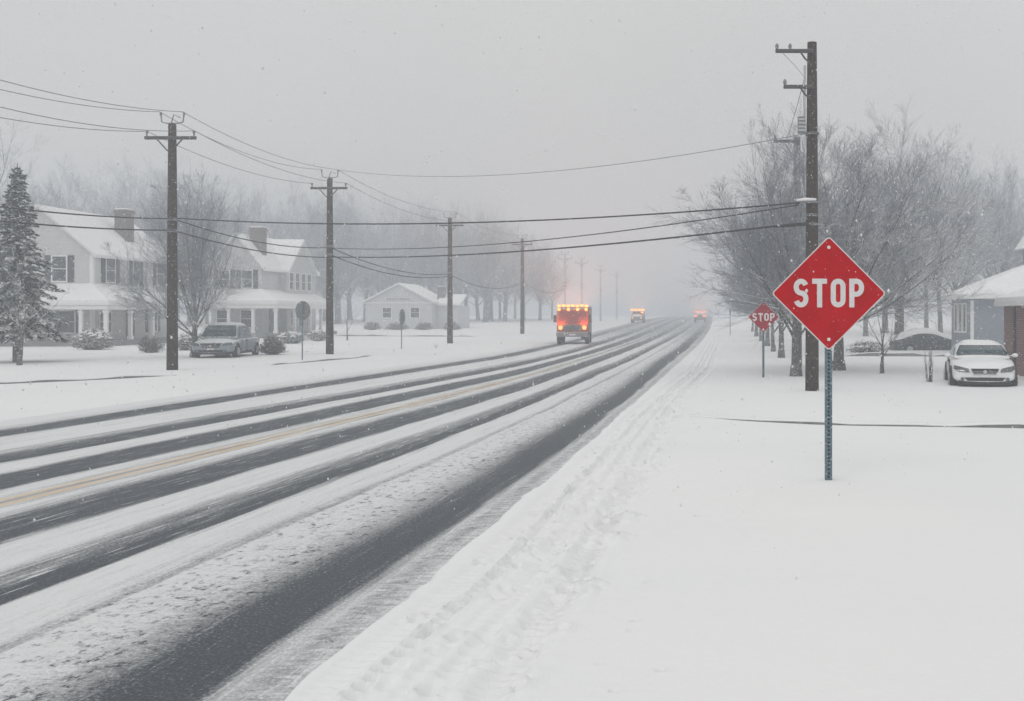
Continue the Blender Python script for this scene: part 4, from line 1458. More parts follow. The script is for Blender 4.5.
def sedan(label, loc, rz, paint, L=4.55, W=1.80, Hh=1.46, snow_hood=True, plate=True, group='parked cars', big_grille=False):
    """nose towards -y, origin on the ground at the middle"""
    c = thing('parked_car', label, 'car', loc, rz, group)
    w = W / 2
    y0, y1 = -L / 2, L / 2
    zb = 0.26

    def sec(hw, zt, belt, low=zb):
        return [(hw * 0.86, low), (hw * 0.99, low + 0.10), (hw, (low + belt) / 2), (hw * 0.985, belt - 0.05), (hw * 0.93, belt), (hw * 0.55, zt), (hw * 0.2, zt + 0.01)]
    body = [
        (y0, sec(w * 0.78, 0.62, 0.58, 0.30)),
        (y0 + 0.05, sec(w * 0.84, 0.68, 0.64, 0.27)),
        (y0 + 0.25, sec(w * 0.94, 0.80, 0.74)),
        (y0 + 0.75, sec(w * 0.99, 0.90, 0.84)),
        (y0 + 1.30, sec(w, 0.97, 0.90)),
        (y0 + 2.20, sec(w, 0.98, 0.93)),
        (y0 + 3.30, sec(w, 1.0, 0.95)),
        (y1 - 0.55, sec(w * 0.98, 1.02, 0.96)),
        (y1 - 0.15, sec(w * 0.93, 1.0, 0.94, 0.28)),
        (y1, sec(w * 0.84, 0.88, 0.82, 0.36)),
    ]
    bo = loft(body, paint, 'body', c)
    cw = w * 0.90
    def csec(hw, zt):
        return [(hw, 0.88), (hw * 0.985, 0.98), (hw * 0.90, 0.98 + (zt - 0.98) * 0.62), (hw * 0.80, zt - 0.05), (hw * 0.62, zt), (hw * 0.2, zt + 0.015)]
    cab = [
        (y0 + 1.05, csec(cw * 0.98, 0.99)),
        (y0 + 1.15, csec(cw, 1.04)),
        (y0 + 1.85, csec(cw, Hh - 0.03)),
        (y0 + 2.15, csec(cw, Hh)),
        (y0 + 3.10, csec(cw, Hh - 0.02)),
        (y0 + 3.55, csec(cw * 0.98, Hh - 0.10)),
        (y1 - 0.50, csec(cw * 0.94, 1.04)),
        (y1 - 0.40, csec(cw * 0.92, 0.98)),
    ]
    ca = loft(cab, paint, 'cabin', c)

    # windscreen: a sheet lying on the sloping front of the cabin
    b = MB()
    ya, yb = y0 + 1.16, y0 + 1.80
    za, zb_ = 1.055, Hh - 0.095
    n = 8
    vs = []
    for i in range(n + 1):
        q = i / n * 2 - 1
        vs.append((q * cw * 0.90, ya + 0.05 * q * q - 0.035, za))
        vs.append((q * cw * 0.735, yb + 0.05 * q * q - 0.075, zb_))
    top = [(x, y - 0.012, z + 0.012) for x, y, z in vs]
    fs = [(2 * i, 2 * i + 2, 2 * i + 3, 2 * i + 1) for i in range(n)]
    b.add(top, fs)
    ws = b.build('windscreen', M['carglass'], c, smooth=True)
    sol = ws.modifiers.new('thickness', 'SOLIDIFY'); sol.thickness = 0.02
    b = MB()
    for s in (-1, 1):
        b.tube([(s * 0.05 + s * 0.3, ya - 0.05, za + 0.01), (s * 0.28 - 0.25, ya + 0.10, za + 0.12)], 0.012, 5)
    b.build('wiper', M['blackplastic'], c)
    for s in (-1, 1):
        for (p0, p1, q0, q1) in ((y0 + 1.40, y0 + 2.30, y0 + 1.92, y0 + 2.30), (y0 + 2.38, y0 + 3.45, y0 + 2.38, y0 + 3.20)):
            b = MB()
            xz = lambda z: s * (cw * (0.985 - 0.085 * max(0, (z - 0.98)) / ((Hh - 0.98) * 0.62)) - 0.005)
            z0_, z1_ = 1.01, Hh - 0.15
            q = [(xz(z0_), p0, z0_), (xz(z0_), p1, z0_), (xz(z1_), q1, z1_), (xz(z1_), q0, z1_)]
            b.prism(q, (s * 0.014, 0, 0.004))
            b.build('side_window', M['carglass'], c)
        b = MB()
        b.ellipsoid((s * (w + 0.055), y0 + 1.44, 1.02), 0.095, 0.055, 0.062, 12, 8)
        b.box(*sorted((s * (w * 0.88), s * (w + 0.03))), y0 + 1.40, y0 + 1.45, 0.99, 1.02)
        b.build('wing_mirror', paint, c, smooth=True)
        # headlamp wraps the corner
        b = MB()
        if big_grille:
            q = [(s * w * 0.52, y0 + 0.015, 0.60), (s * w * 0.80, y0 + 0.07, 0.62), (s * w * 0.925, y0 + 0.26, 0.68), (s * w * 0.90, y0 + 0.26, 0.77), (s * w * 0.76, y0 + 0.11, 0.76), (s * w * 0.54, y0 + 0.05, 0.72)]
        else:
            q = [(s * w * 0.46, y0 - 0.005, 0.565), (s * w * 0.78, y0 + 0.045, 0.575), (s * w * 0.93, y0 + 0.24, 0.66), (s * w * 0.91, y0 + 0.24, 0.755), (s * w * 0.74, y0 + 0.085, 0.725), (s * w * 0.48, y0 + 0.035, 0.665)]
        b.prism(q, (s * 0.012, -0.035, 0.012))
        b.build('headlight', M['lamp_off'], c)
        b = MB()
        b.disc((s * w * 0.68, y0 + 0.005, 0.37), 0.055, (0, 1, 0), 0.06, 14)
        b.build('fog_lamp', M['lamp_off'], c)
        b = MB(); b.box(*sorted((s * w * 0.55, s * w * 0.88)), y1 - 0.10, y1 + 0.015, 0.70, 0.86)
        b.build('tail_light', M['truckwin'], c)
        b = MB(); b.box(*sorted((s * (w - 0.02), s * (w + 0.012))), y0 + 1.50, y0 + 1.52, 0.34, 0.90)
        b.box(*sorted((s * (w - 0.02), s * (w + 0.006))), y0 + 2.33, y0 + 2.345, 0.34, 0.94)
        b.box(*sorted((s * (w - 0.02), s * (w + 0.02))), y0 + 2.15, y0 + 2.30, 0.80, 0.825)
        b.build('door_trim', M['blackplastic'], c)
        for yy in (y0 + 0.86, y1 - 0.88):
            b = MB()
            b.disc((s * (w - 0.035), yy, 0.36), 0.375, (1, 0, 0), 0.10, 28)
            b.build('wheel_arch', M['blackplastic'], c)
            wheel(c, s * (w - 0.08), yy, 0.325, 0.22, s)
    # grille, lower intake, plate
    b = MB()
    gw = w * (0.48 if big_grille else 0.42)
    gz0, gz1 = (0.52, 0.72) if big_grille else (0.52, 0.655)
    b.prism([(-gw, y0 - 0.014, gz1 + 0.02), (-gw * 0.8, y0 - 0.022, gz0 - 0.02), (gw * 0.8, y0 - 0.022, gz0 - 0.02), (gw, y0 - 0.014, gz1 + 0.02)], (0, 0.14, 0))
    gr = b.build('grille', M['blackplastic'], c)
    b = MB()
    zc_ = (gz0 + gz1) / 2
    b.box(-gw * 0.84, gw * 0.84, y0 - 0.034, y0 - 0.024, zc_ - 0.006, zc_ + 0.006)
    b.tube([(-gw, y0 - 0.022, gz1), (-gw * 0.8, y0 - 0.028, gz0), (gw * 0.8, y0 - 0.028, gz0), (gw, y0 - 0.022, gz1)], 0.009, 6)
    b.disc((0, y0 - 0.035, (gz0 + gz1) / 2), 0.055, (0, 1, 0), 0.02, 14)
    b.build('grille_trim', M['chrome'], gr)
    b = MB(); b.prism([(-w * 0.62, y0 - 0.004, 0.42), (-w * 0.52, y0 - 0.004, 0.32), (w * 0.52, y0 - 0.004, 0.32), (w * 0.62, y0 - 0.004, 0.42)], (0, 0.08, 0))
    b.build('lower_intake', M['blackplastic'], c)
    b = MB(); b.box(-w * 0.8, w * 0.8, y0 + 0.03, y0 + 0.3, 0.20, 0.30); b.box(-w * 0.95, w * 0.95, y0 + 0.4, y1 - 0.3, 0.2, 0.3)
    b.build('underbody', M['blackplastic'], c)
    if plate:
        b = MB(); b.box(-0.16, 0.16, y0 - 0.018, y0 - 0.006, 0.425, 0.50); b.build('number_plate', M['signwhite'], c)
    # settled snow
    def blanket(name, xs, yy0, yy1, zf, th):
        bb = MB()
        nx, ny = 8, 8
        vs, vt = [], []
        for j in range(ny + 1):
            for i in range(nx + 1):
                u = i / nx * 2 - 1; v = j / ny
                y = yy0 + (yy1 - yy0) * v
                edge = max(0.0, 1 - max(abs(u), abs(2 * v - 1)) ** 6)
                x = u * xs
                z = zf(x, y)
                vt.append((x, y, z + th * (0.25 + 0.75 * edge) * (0.8 + 0.4 * float(vnoise(x * 3, y * 3, 4)))))
                vs.append((x, y, z - 0.02))
        N = (nx + 1) * (ny + 1)
        fs = []
        for j in range(ny):
            for i in range(nx):
                a = j * (nx + 1) + i
                fs.append((a, a + 1, a + nx + 2, a + nx + 1))
                fs.append((N + a + nx + 1, N + a + nx + 2, N + a + 1, N + a))
        ring = [i for i in range(nx + 1)] + [j * (nx + 1) + nx for j in range(1, ny + 1)] + [ny * (nx + 1) + i for i in range(nx - 1, -1, -1)] + [j * (nx + 1) for j in range(ny - 1, 0, -1)]
        for i in range(len(ring)):
            a, d2 = ring[i], ring[(i + 1) % len(ring)]
            fs.append((N + a, N + d2, d2, a))
        bb.add(vt + vs, fs)
        return bb.build(name, M['snow'], c, smooth=True)
    blanket('roof_snow', cw * 0.66, y0 + 1.98, y0 + 3.35, lambda x, y: Hh - 0.015 - 0.02 * (x / cw) ** 2 - 0.05 * max(0, y - (y0 + 2.9)), 0.07)
    if snow_hood:
        blanket('bonnet_snow', w * 0.70, y0 + 0.30, y0 + 1.10, lambda x, y: np.interp(y, [y0 + 0.25, y0 + 0.75, y0 + 1.3], [0.79, 0.885, 0.955]) - 0.05 * (x / w) ** 2, 0.05)
    return c


sedan('white sedan with a thin snow cover parked in front of the blue grey bungalow', (8.26, 35.2, -0.13), R(-9), M['white_paint'], L=4.6, W=1.88, Hh=1.40, snow_hood=False)
sedan('silver grey sedan dusted with snow parked beside the bare tree before the farmhouses', (-24.3, 57.0, 0.0), R(6), M['silver_paint'], L=4.9, W=2.02, Hh=1.68, big_grille=True)

# the buried car by the bungalow
bc = thing('parked_car', 'car buried under snow, only its low dark side showing, beneath the large bare tree', 'car', (12.6, 66.5, -0.20), R(98), 'parked cars')
w = 0.9
st_ = []
for yy, hw, zt in ((-2.2, 0.7, 0.62), (-2.0, 0.85, 0.8), (-1.2, 0.9, 0.95), (-0.7, 0.88, 1.1), (-0.2, 0.86, 1.38), (0.9, 0.86, 1.4), (1.5, 0.86, 1.1), (2.0, 0.86, 0.95), (2.2, 0.75, 0.8)):
    st_.append((yy, [(hw * 0.9, 0.18), (hw, 0.35), (hw, 0.6), (hw * 0.9, zt * 0.8), (hw * 0.65, zt), (hw * 0.2, zt + 0.02)]))
loft(st_, M['darkcar'], 'body', bc)
st2 = [(y, [(x * 0.98, z - 0.02) for x, z in pr[3:]] ) for y, pr in st_]
st2 = [(y * 0.97, [(p[0][0] * 0.9, p[0][1] + 0.06), (p[0][0] * 0.88, p[0][1] + 0.16), (p[1][0], p[1][1] + 0.17), (p[2][0], p[2][1] + 0.19)]) for y, p in st2]
loft(st2, M['snow'], 'snow_cover', bc)
for s in (-1, 1):
    for yy in (-1.35, 1.35):
        wheel(bc, s * 0.80, yy, 0.31, 0.2, s)


def glow(parent, loc, color, power, size=0.12, name='halo_spot'):
    """an added upward spot near a vehicle lamp, to make a halo in the snowy air"""
    l = bpy.data.lights.new(name, 'SPOT')
    l.energy = power
    l.color = color
    l.shadow_soft_size = size
    l.spot_size = R(165)
    l.spot_blend = 0.6
    o = bpy.data.objects.new(name, l)
    COL.objects.link(o)
    o.parent = parent
    o.location = loc
    o.rotation_euler = (R(180), 0, 0)  # added spot faces up: halo in the air, no pool on the ground
    return o


# red box truck coming towards us with amber beacons
tr = thing('truck', 'boxy red truck with lit amber roof beacons and headlights driving nearest down the road', 'truck', (-9.85, 80.3, G(80) - 0.05), R(3.5), 'vehicles with flashing lights on the road')
b = MB()
b.add([(x * 1.10, y, z) for (y, z) in ((0.1, 0.55), (0.0, 1.25), (0.06, 1.45), (0.28, 2.45), (0.5, 2.62), (2.1, 2.62), (2.1, 0.55)) for x in (-1, 1)],
      [(0, 1, 3, 2), (2, 3, 5, 4), (4, 5, 7, 6), (6, 7, 9, 8), (8, 9, 11, 10), (10, 11, 13, 12), (12, 13, 1, 0), (0, 2, 4, 6, 8, 10, 12), (1, 13, 11, 9, 7, 5, 3)])
b.build('cab', M['truckred'], tr, bevel=0.07)
b = MB(); b.box(-1.12, 1.12, 2.15, 5.4, 0.75, 2.66); b.build('box_body', M['truckgrey'], tr, bevel=0.05)
b = MB(); b.box(-1.10, 1.10, 2.18, 5.37, 2.662, 2.74); b.build('roof_snow', M['snow'], tr, bevel=0.03)
b = MB(); b.prism([(-0.98, 0.055, 1.50), (0.98, 0.055, 1.50), (0.90, 0.245, 2.32), (-0.90, 0.245, 2.32)], (0, -0.02, 0.005)); ws = b.build('windscreen', M['truckwin'], tr)
b = MB()
for s in (-1, 1):
    b.tube([(s * 0.55, 0.03, 1.50), (s * 0.1, 0.10, 1.85)], 0.02, 5)
b.build('wiper', M['blackplastic'], tr)
for s in (-1, 1):
    b = MB(); b.prism([(s * 1.105, 0.45, 1.5), (s * 1.105, 1.6, 1.5), (s * 1.105, 1.6, 2.3), (s * 1.105, 0.6, 2.3)], (s * 0.012, 0, 0)); b.build('side_window', M['truckwin'], tr)
    b = MB(); b.box(*sorted((s * 1.12, s * 1.34)), 0.18, 0.26, 1.55, 2.05); b.build('wing_mirror', M['blackplastic'], tr)
    b = MB(); b.tube([(s * 0.84, -0.04, 1.18), (s * 0.84, 0.03, 1.18)], [0.15, 0.16], 16)
    hl = b.build('headlight', M['headl'], tr)
    glow(hl, (s * 0.84, -0.30, 1.25), (1.0, 0.30, 0.10), 130)
    for yy in (1.0, 4.5):
        wheel(tr, s * 0.98, yy, 0.46, 0.28, s)
    b = MB(); b.box(*sorted((s * 0.60, s * 1.12)), 0.45, 1.55, 0.30, 0.545); b.build('wheel_guard', M['blackplastic'], tr)
b = MB(); b.box(-0.62, 0.62, -0.03, 0.03, 0.98, 1.36); gr = b.build('grille', M['truckgrey'], tr)
b = MB()
for k in range(4):
    b.box(-0.56, 0.56, -0.045, -0.032, 1.03 + 0.08 * k, 1.06 + 0.08 * k)
b.build('grille_trim', M['blackplastic'], gr)
b = MB(); b.box(-1.12, 1.12, -0.14, 0.10, 0.52, 0.86); bp = b.build('bumper', M['truckgrey'], tr, bevel=0.03)
b = MB(); b.box(-0.22, 0.22, -0.165, -0.142, 0.62, 0.74); b.build('number_plate', M['signwhite'], bp)
for k in range(7):
    x = -0.96 + 0.32 * k
    b = MB(); b.box(x - 0.12, x + 0.12, 0.30, 0.50, 2.64 + 0.02 * (k % 2), 2.79 + 0.02 * (k % 2)); b.build('roof_beacon', M['amber'], tr, bevel=0.03)
for x in (-0.95, -0.3, 0.35, 0.95):
    b = MB(); b.tube([(x, 0.22, 2.46), (x, 0.16, 2.46)], 0.11, 12); lp = b.build('marker_lamp', M['amber'], tr)
    glow(lp, (x, -0.10, 2.72), (1.0, 0.28, 0.10), 1300)
b = MB(); b.box(-1.0, 1.0, 0.33, 0.47, 2.622, 2.637); b.build('beacon_mount', M['blackplastic'], tr)

# van further on
vn = thing('van', 'distant pale van with amber roof lights following the red truck', 'van', (-11.75, 178.0, G(178) - 0.05), R(-1), 'vehicles with flashing lights on the road')
st_ = [(0.0, [(0.85, 0.35), (0.95, 0.6), (0.95, 0.9), (0.8, 1.0), (0.3, 1.03)]), (0.7, [(0.98, 0.35), (1.0, 0.6), (1.0, 0.95), (0.9, 1.15), (0.3, 1.2)]),
       (1.5, [(0.98, 0.35), (1.0, 0.6), (1.0, 1.1), (0.86, 1.85), (0.3, 1.95)]), (4.6, [(0.98, 0.35), (1.0, 0.6), (1.0, 1.1), (0.88, 1.9), (0.3, 1.98)]), (4.8, [(0.9, 0.4), (0.95, 0.6), (0.95, 1.1), (0.8, 1.75), (0.3, 1.85)])]
loft(st_, M['truckgrey'], 'body', vn, 1)
b = MB(); b.prism([(-0.8, 0.80, 1.22), (0.8, 0.80, 1.22), (0.7, 1.30, 1.78), (-0.7, 1.30, 1.78)], (0, -0.03, 0.03)); b.build('windscreen', M['truckwin'], vn)
for s in (-1, 1):
    for yy in (0.9, 3.8):
        wheel(vn, s * 0.86, yy, 0.36, 0.24, s)
    b = MB(); b.tube([(s * 0.66, -0.05, 0.78), (s * 0.66, 0.03, 0.78)], 0.10, 12); b.build('headlight', M['headl'], vn)
for x in (-0.85, -0.3, 0.3, 0.85):
    b = MB(); b.box(x - 0.22, x + 0.22, 1.2, 1.5, 1.92, 2.22); lp = b.build('roof_beacon', M['amber'], vn, bevel=0.03)
    glow(lp, (x, 1.35, 2.34), (1.0, 0.30, 0.10), 900)
b = MB(); b.box(0.55, 0.9, 1.0, 1.3, 1.55, 1.75); lp = b.build('side_beacon', M['amber'], vn)

# car going away
gc = thing('car', 'distant car driving away with glowing red and amber rear lights', 'car', (-1.95, 186.0, G(186) - 0.05), 0, 'vehicles with flashing lights on the road')
st_ = [(0.0, [(0.8, 0.35), (0.9, 0.6), (0.9, 0.9), (0.8, 1.05), (0.3, 1.08)]), (0.3, [(0.9, 0.35), (0.95, 0.6), (0.95, 0.95), (0.82, 1.35), (0.3, 1.5)]),
       (0.9, [(0.9, 0.35), (0.95, 0.6), (0.95, 1.0), (0.8, 1.6), (0.3, 1.68)]), (2.6, [(0.9, 0.35), (0.95, 0.6), (0.95, 1.0), (0.8, 1.58), (0.3, 1.65)]),
       (3.4, [(0.9, 0.35), (0.95, 0.6), (0.95, 0.95), (0.85, 1.05), (0.3, 1.08)]), (4.5, [(0.8, 0.35), (0.85, 0.6), (0.85, 0.8), (0.75, 0.9), (0.3, 0.92)])]
loft(st_, M['truckgrey'], 'body', gc, 1)
b = MB(); b.prism([(-0.72, 0.22, 1.12), (0.72, 0.22, 1.12), (0.62, 0.56, 1.46), (-0.62, 0.56, 1.46)], (0, -0.03, 0.03)); b.build('rear_window', M['carglass'], gc)
for s in (-1, 1):
    for yy in (0.8, 3.6):
        wheel(gc, s * 0.82, yy, 0.33, 0.22, s)
    b = MB(); b.box(*sorted((s * 0.50, s * 0.93)), -0.05, 0.10, 0.90, 1.10); lp = b.build('tail_light', M['redl'], gc, bevel=0.03)
    glow(lp, (s * 0.72, -0.12, 1.15), (1.0, 0.20, 0.08), 120)
for x in (-0.8, -0.28, 0.28, 0.8):
    b = MB(); b.box(x - 0.17, x + 0.17, 0.75, 0.95, 1.64, 1.80); lp = b.build('roof_beacon', M['redl'], gc, bevel=0.03)
    glow(lp, (x, 0.85, 1.90), (1.0, 0.22, 0.11), 900)


# ------------------------------------------------------------------ trees
def bare_tree_meshes(seed, H, r0, fork=0.22, limbs=7, spread=32, dens=1.0, droop=0.0, vase=1.0):
    """a leafless crown: trunk and limbs in one mesh, the finer branching in another"""
    rr = random.Random(seed)
    T, C = MB(), MB()

    def rand_perp(d):
        v = Vector((rr.gauss(0, 1), rr.gauss(0, 1), rr.gauss(0, 1)))
        v = v - d * v.dot(d)
        return v.normalized() if v.length > 1e-6 else d.orthogonal().normalized()

    def limb(p, d, L, r, lev, az=None):
        n = {0: 6, 1: 7, 2: 4, 3: 3, 4: 2}[lev]
        pts, rad = [p.copy()], [r]
        q = p.copy()
        dd = d.copy()
        for i in range(n):
            dd = (dd + rand_perp(dd) * {0: 0.04, 1: 0.075, 2: 0.10, 3: 0.13, 4: 0.15}[lev] + Vector((0, 0, {0: 0.1, 1: 0.045, 2: 0.05, 3: 0.05, 4: 0.03}[lev] - droop))).normalized()
            q = q + dd * (L / n)
            pts.append(q.copy())
            f = (i + 1) / n
            rad.append(max(0.0028, r * (1 - (0.84 if lev > 0 else 0.35) * f)))
        tgt = T if lev <= 1 else C
        tgt.tube(pts, rad, {0: 10, 1: 6, 2: 4, 3: 3, 4: 3}[lev], cap=(lev <= 1))
        if lev >= 4:
            return
        if lev == 0:
            return pts, rad
        k = max(2, int({1: 11, 2: 9, 3: 7}[lev] * dens * rr.uniform(0.8, 1.2)))
        for j in range(k):
            f = rr.uniform(0.14 if lev == 1 else 0.08, 1.0) if j < k - 1 else 1.0
            fi = f * n
            i = min(n - 1, int(fi))
            a = pts[i].lerp(pts[i + 1], fi - i)
            t = (pts[i + 1] - pts[i]).normalized()
            ang = R(rr.uniform(20, 52)) if f < 1 else R(rr.uniform(0, 14))
            nd = (t * math.cos(ang) + rand_perp(t) * math.sin(ang)).normalized()
            LL = L * {1: 0.46, 2: 0.50, 3: 0.55}[lev] * rr.uniform(0.6, 1.2) * (1.2 - 0.6 * f)
            rn = max(0.0046, min(rad[i] * 0.7, {1: 0.030, 2: 0.012, 3: 0.0062}[lev] * H / 9.0 * rr.uniform(0.7, 1.2)))
            limb(a, nd, LL, rn, lev + 1)

    th = H * fork
    pts, rad = limb(Vector((0, 0, -0.2)), Vector((0, 0, 1)), th + 0.2, r0, 0)
    for k in range(limbs):
        az = 2 * math.pi * (k * 0.618 * 1.0 + rr.uniform(-0.08, 0.08))
        g = k / max(1, limbs - 1)
        tilt = R(4 + (spread * 1.30 - 4) * (g ** 0.8))
        d = Vector((math.cos(az) * math.sin(tilt), math.sin(az) * math.sin(tilt), math.cos(tilt)))
        i = len(pts) - 1 if g < 0.55 else rr.choice([len(pts) - 1, len(pts) - 2, len(pts) - 3])
        limb(pts[i].copy(), d, (H - th) * (0.93 - 0.22 * g) * rr.uniform(0.9, 1.05), r0 * rr.uniform(0.20, 0.31), 1)
    T.tube([(0, 0, -0.2), (0, 0, 0.1), (0, 0, 0.45)], [r0 * 1.35, r0 * 1.18, r0 * 1.0], 10)
    return T.mesh('trunk', M['bark'], True), C.mesh('crown', M['twig'], False)


def tree_from(meshes, label, loc, rz, s, group, cat='tree', name='bare_tree'):
    r = thing(name, label, cat, loc, rz, group)
    r.scale = s if hasattr(s, '__len__') else (s, s, s)
    for nm, me in zip(('trunk', 'crown'), meshes):
        o = bpy.data.objects.new(nm, me)
        COL.objects.link(o)
        o.parent = r
    return r


V = [
    bare_tree_meshes(1, 9.0, 0.25, 0.24, 12, 36, 1.38),
    bare_tree_meshes(2, 9.5, 0.22, 0.18, 15, 47, 1.40),
    bare_tree_meshes(3, 13.0, 0.30, 0.26, 14, 42, 1.34),
    bare_tree_meshes(4, 9.0, 0.19, 0.20, 13, 41, 1.36),
    bare_tree_meshes(5, 14.0, 0.24, 0.28, 9, 30, 1.05),
    bare_tree_meshes(6, 15.0, 0.26, 0.30, 9, 34, 1.05),
]
SAP = bare_tree_meshes(8, 3.6, 0.07, 0.30, 6, 34, 0.55)
gR = 'bare trees along the verge behind the stop signs'
tree_from(V[0], 'nearest bare street tree with thick trunk, directly behind the brown pole', (2.85, 38.6, 0), 0.3, (0.74, 0.74, 0.87), gR)
tree_from(V[1], 'broad frosted bare tree whose crown fans out above the large stop sign', (4.75, 42.7, 0), 1.2, (1.10, 1.10, 0.88), gR)
tree_from(V[2], 'largest bare tree with tall trunk standing left of the bungalow', (11.2, 68.0, 0), 0.8, (1.15, 1.15, 0.96), gR)
row = [(3.35, 55.0, 0, 0.98), (3.45, 64.0, 3, 1.0), (3.6, 74.0, 0, 1.0), (3.7, 86.0, 3, 1.0), (3.9, 100.0, 0, 1.05), (4.2, 118.0, 3, 1.05)]
labs = ['second trunk in the row of verge trees, just past the smaller stop sign', 'third trunk in the row of verge trees, paler than the second',
        'fourth tree of the verge row, its slim trunk beside the smaller stop sign', 'fifth tree of the verge row, fading into haze',
        'sixth tree of the verge row, only a grey shape in haze', 'last tree of the verge row, palest in the haze']
for (x, y, k, s), lab in zip(row, labs):
    tree_from(V[k], lab, (x, y, G(y)), y * 1.7, (s * 0.66, s * 0.66, s * 0.88), gR)
tree_from(SAP, 'small bare sapling in the snow between the stop sign and the bungalow', (6.05, 40.5, 0), 0.4, (1.0, 1.0, 0.85), None, name='sapling')
gB = 'tall bare trees behind the bungalow'
for i, (x, y, k, s, lab) in enumerate([(18.5, 92, 4, 0.95, 'tall slender bare tree rising behind the bungalow eave'), (26.5, 104, 5, 0.92, 'hazy bare tree behind the bungalow roof, nearer the cupola'),
                                       (33, 112, 4, 1.0, 'hazy bare tree at the picture edge above the cupola'), (23, 122, 5, 1.0, 'very pale bare tree farthest behind the bungalow'), (13.5, 100, 5, 0.9, 'pale bare tree seen through the crown of the largest tree'), (38, 128, 5, 1.0, 'pale bare tree beyond the picture edge cupola'), (21.5, 100, 2, 1.12, 'bushy hazy tree between the slender tree and the cupola'), (29.5, 116, 2, 1.2, 'broad hazy tree crown just left of the cupola'), (17, 112, 2, 1.15, 'broad hazy crown behind the slender tree at the bungalow eave')]):
    tree_from(V[k], lab, (x, y, G(y)), i * 1.3, s, gB)
tree_from(V[3], 'dark bare tree with snowy twigs standing behind the nearest utility pole', (-25.4, 55.8, 0), 0.5, (0.93, 0.93, 0.90), 'bare trees in front of the farmhouses')
tree_from(V[4], 'bare tree at the left picture edge, its upper branches reaching past the spruce', (-35.6, 54.5, 0), 2.0, (0.72, 0.72, 0.72), 'bare trees in front of the farmhouses')
tree_from(SAP, 'low forked bare tree in front of the snowy spruce', (-28.6, 47.0, 0), 0.0, (1.35, 1.35, 1.25), 'bare trees in front of the farmhouses')
tree_from(SAP, 'tiny bare sapling on the snow in front of the white cottage', (-28.2, 88.0, G(88)), 1.4, (0.85, 0.85, 1.0), None, name='sapling')
# the woods behind the houses
rw = random.Random(21)
woods = []
for px, Y, h in ((-20, 112, 14.0), (20, 118, 14.5), (62, 108, 14.2), (95, 116, 15.0), (128, 110, 15.2), (158, 122, 16.0), (190, 112, 14.5), (222, 124, 15.2), (250, 116, 13.2),
                 (282, 126, 14.8), (310, 132, 14.5), (338, 128, 14.2), (365, 142, 15.4), (392, 138, 14.6), (418, 148, 15.2), (442, 146, 14.4), (466, 152, 14.8), (488, 158, 14.6),
                 (40, 134, 15.0), (112, 138, 15.5), (176, 140, 16.2), (236, 142, 15.5), (296, 148, 15.5), (350, 156, 15.5), (405, 160, 15.0), (455, 166, 15.0), (505, 172, 13.5), (378, 152, 13.6), (430, 158, 14.0), (324, 150, 13.8),
                 (340, 148, 11.5), (372, 152, 11.0), (396, 150, 11.5), (432, 158, 11.5), (460, 150, 11.0), (478, 160, 12.0), (500, 165, 11.0), (515, 180, 11.0), (206, 128, 11.0), (266, 130, 11.0), (300, 134, 11.0), (75, 124, 12), (142, 126, 12.5), (5, 130, 14), (485, 140, 12.5), (505, 146, 11.8), (524, 150, 11.0), (540, 160, 10.0), (492, 152, 11.0), (552, 170, 8.5)):
    woods.append((px, Y, h))
for i, (px, Y, h) in enumerate(woods):
    Y, h = Y * 1.3, h * 1.27
    x = (px - VX) * Y / F
    k = (4, 5, 2)[i % 3]
    base = (14.0, 15.0, 13.0)[i % 3]
    reg = 'first farmhouse' if px < 200 else ('second farmhouse' if px < 330 else 'white cottage')
    s = h / base * 0.98
    tree_from(V[k], f'tall bare tree of the hazy woods rising behind the {reg}', (x, Y, G(Y)), rw.uniform(0, 6.2), (s * 1.15, s * 1.15, s), f'woods behind the {reg}', name='bare_tree')


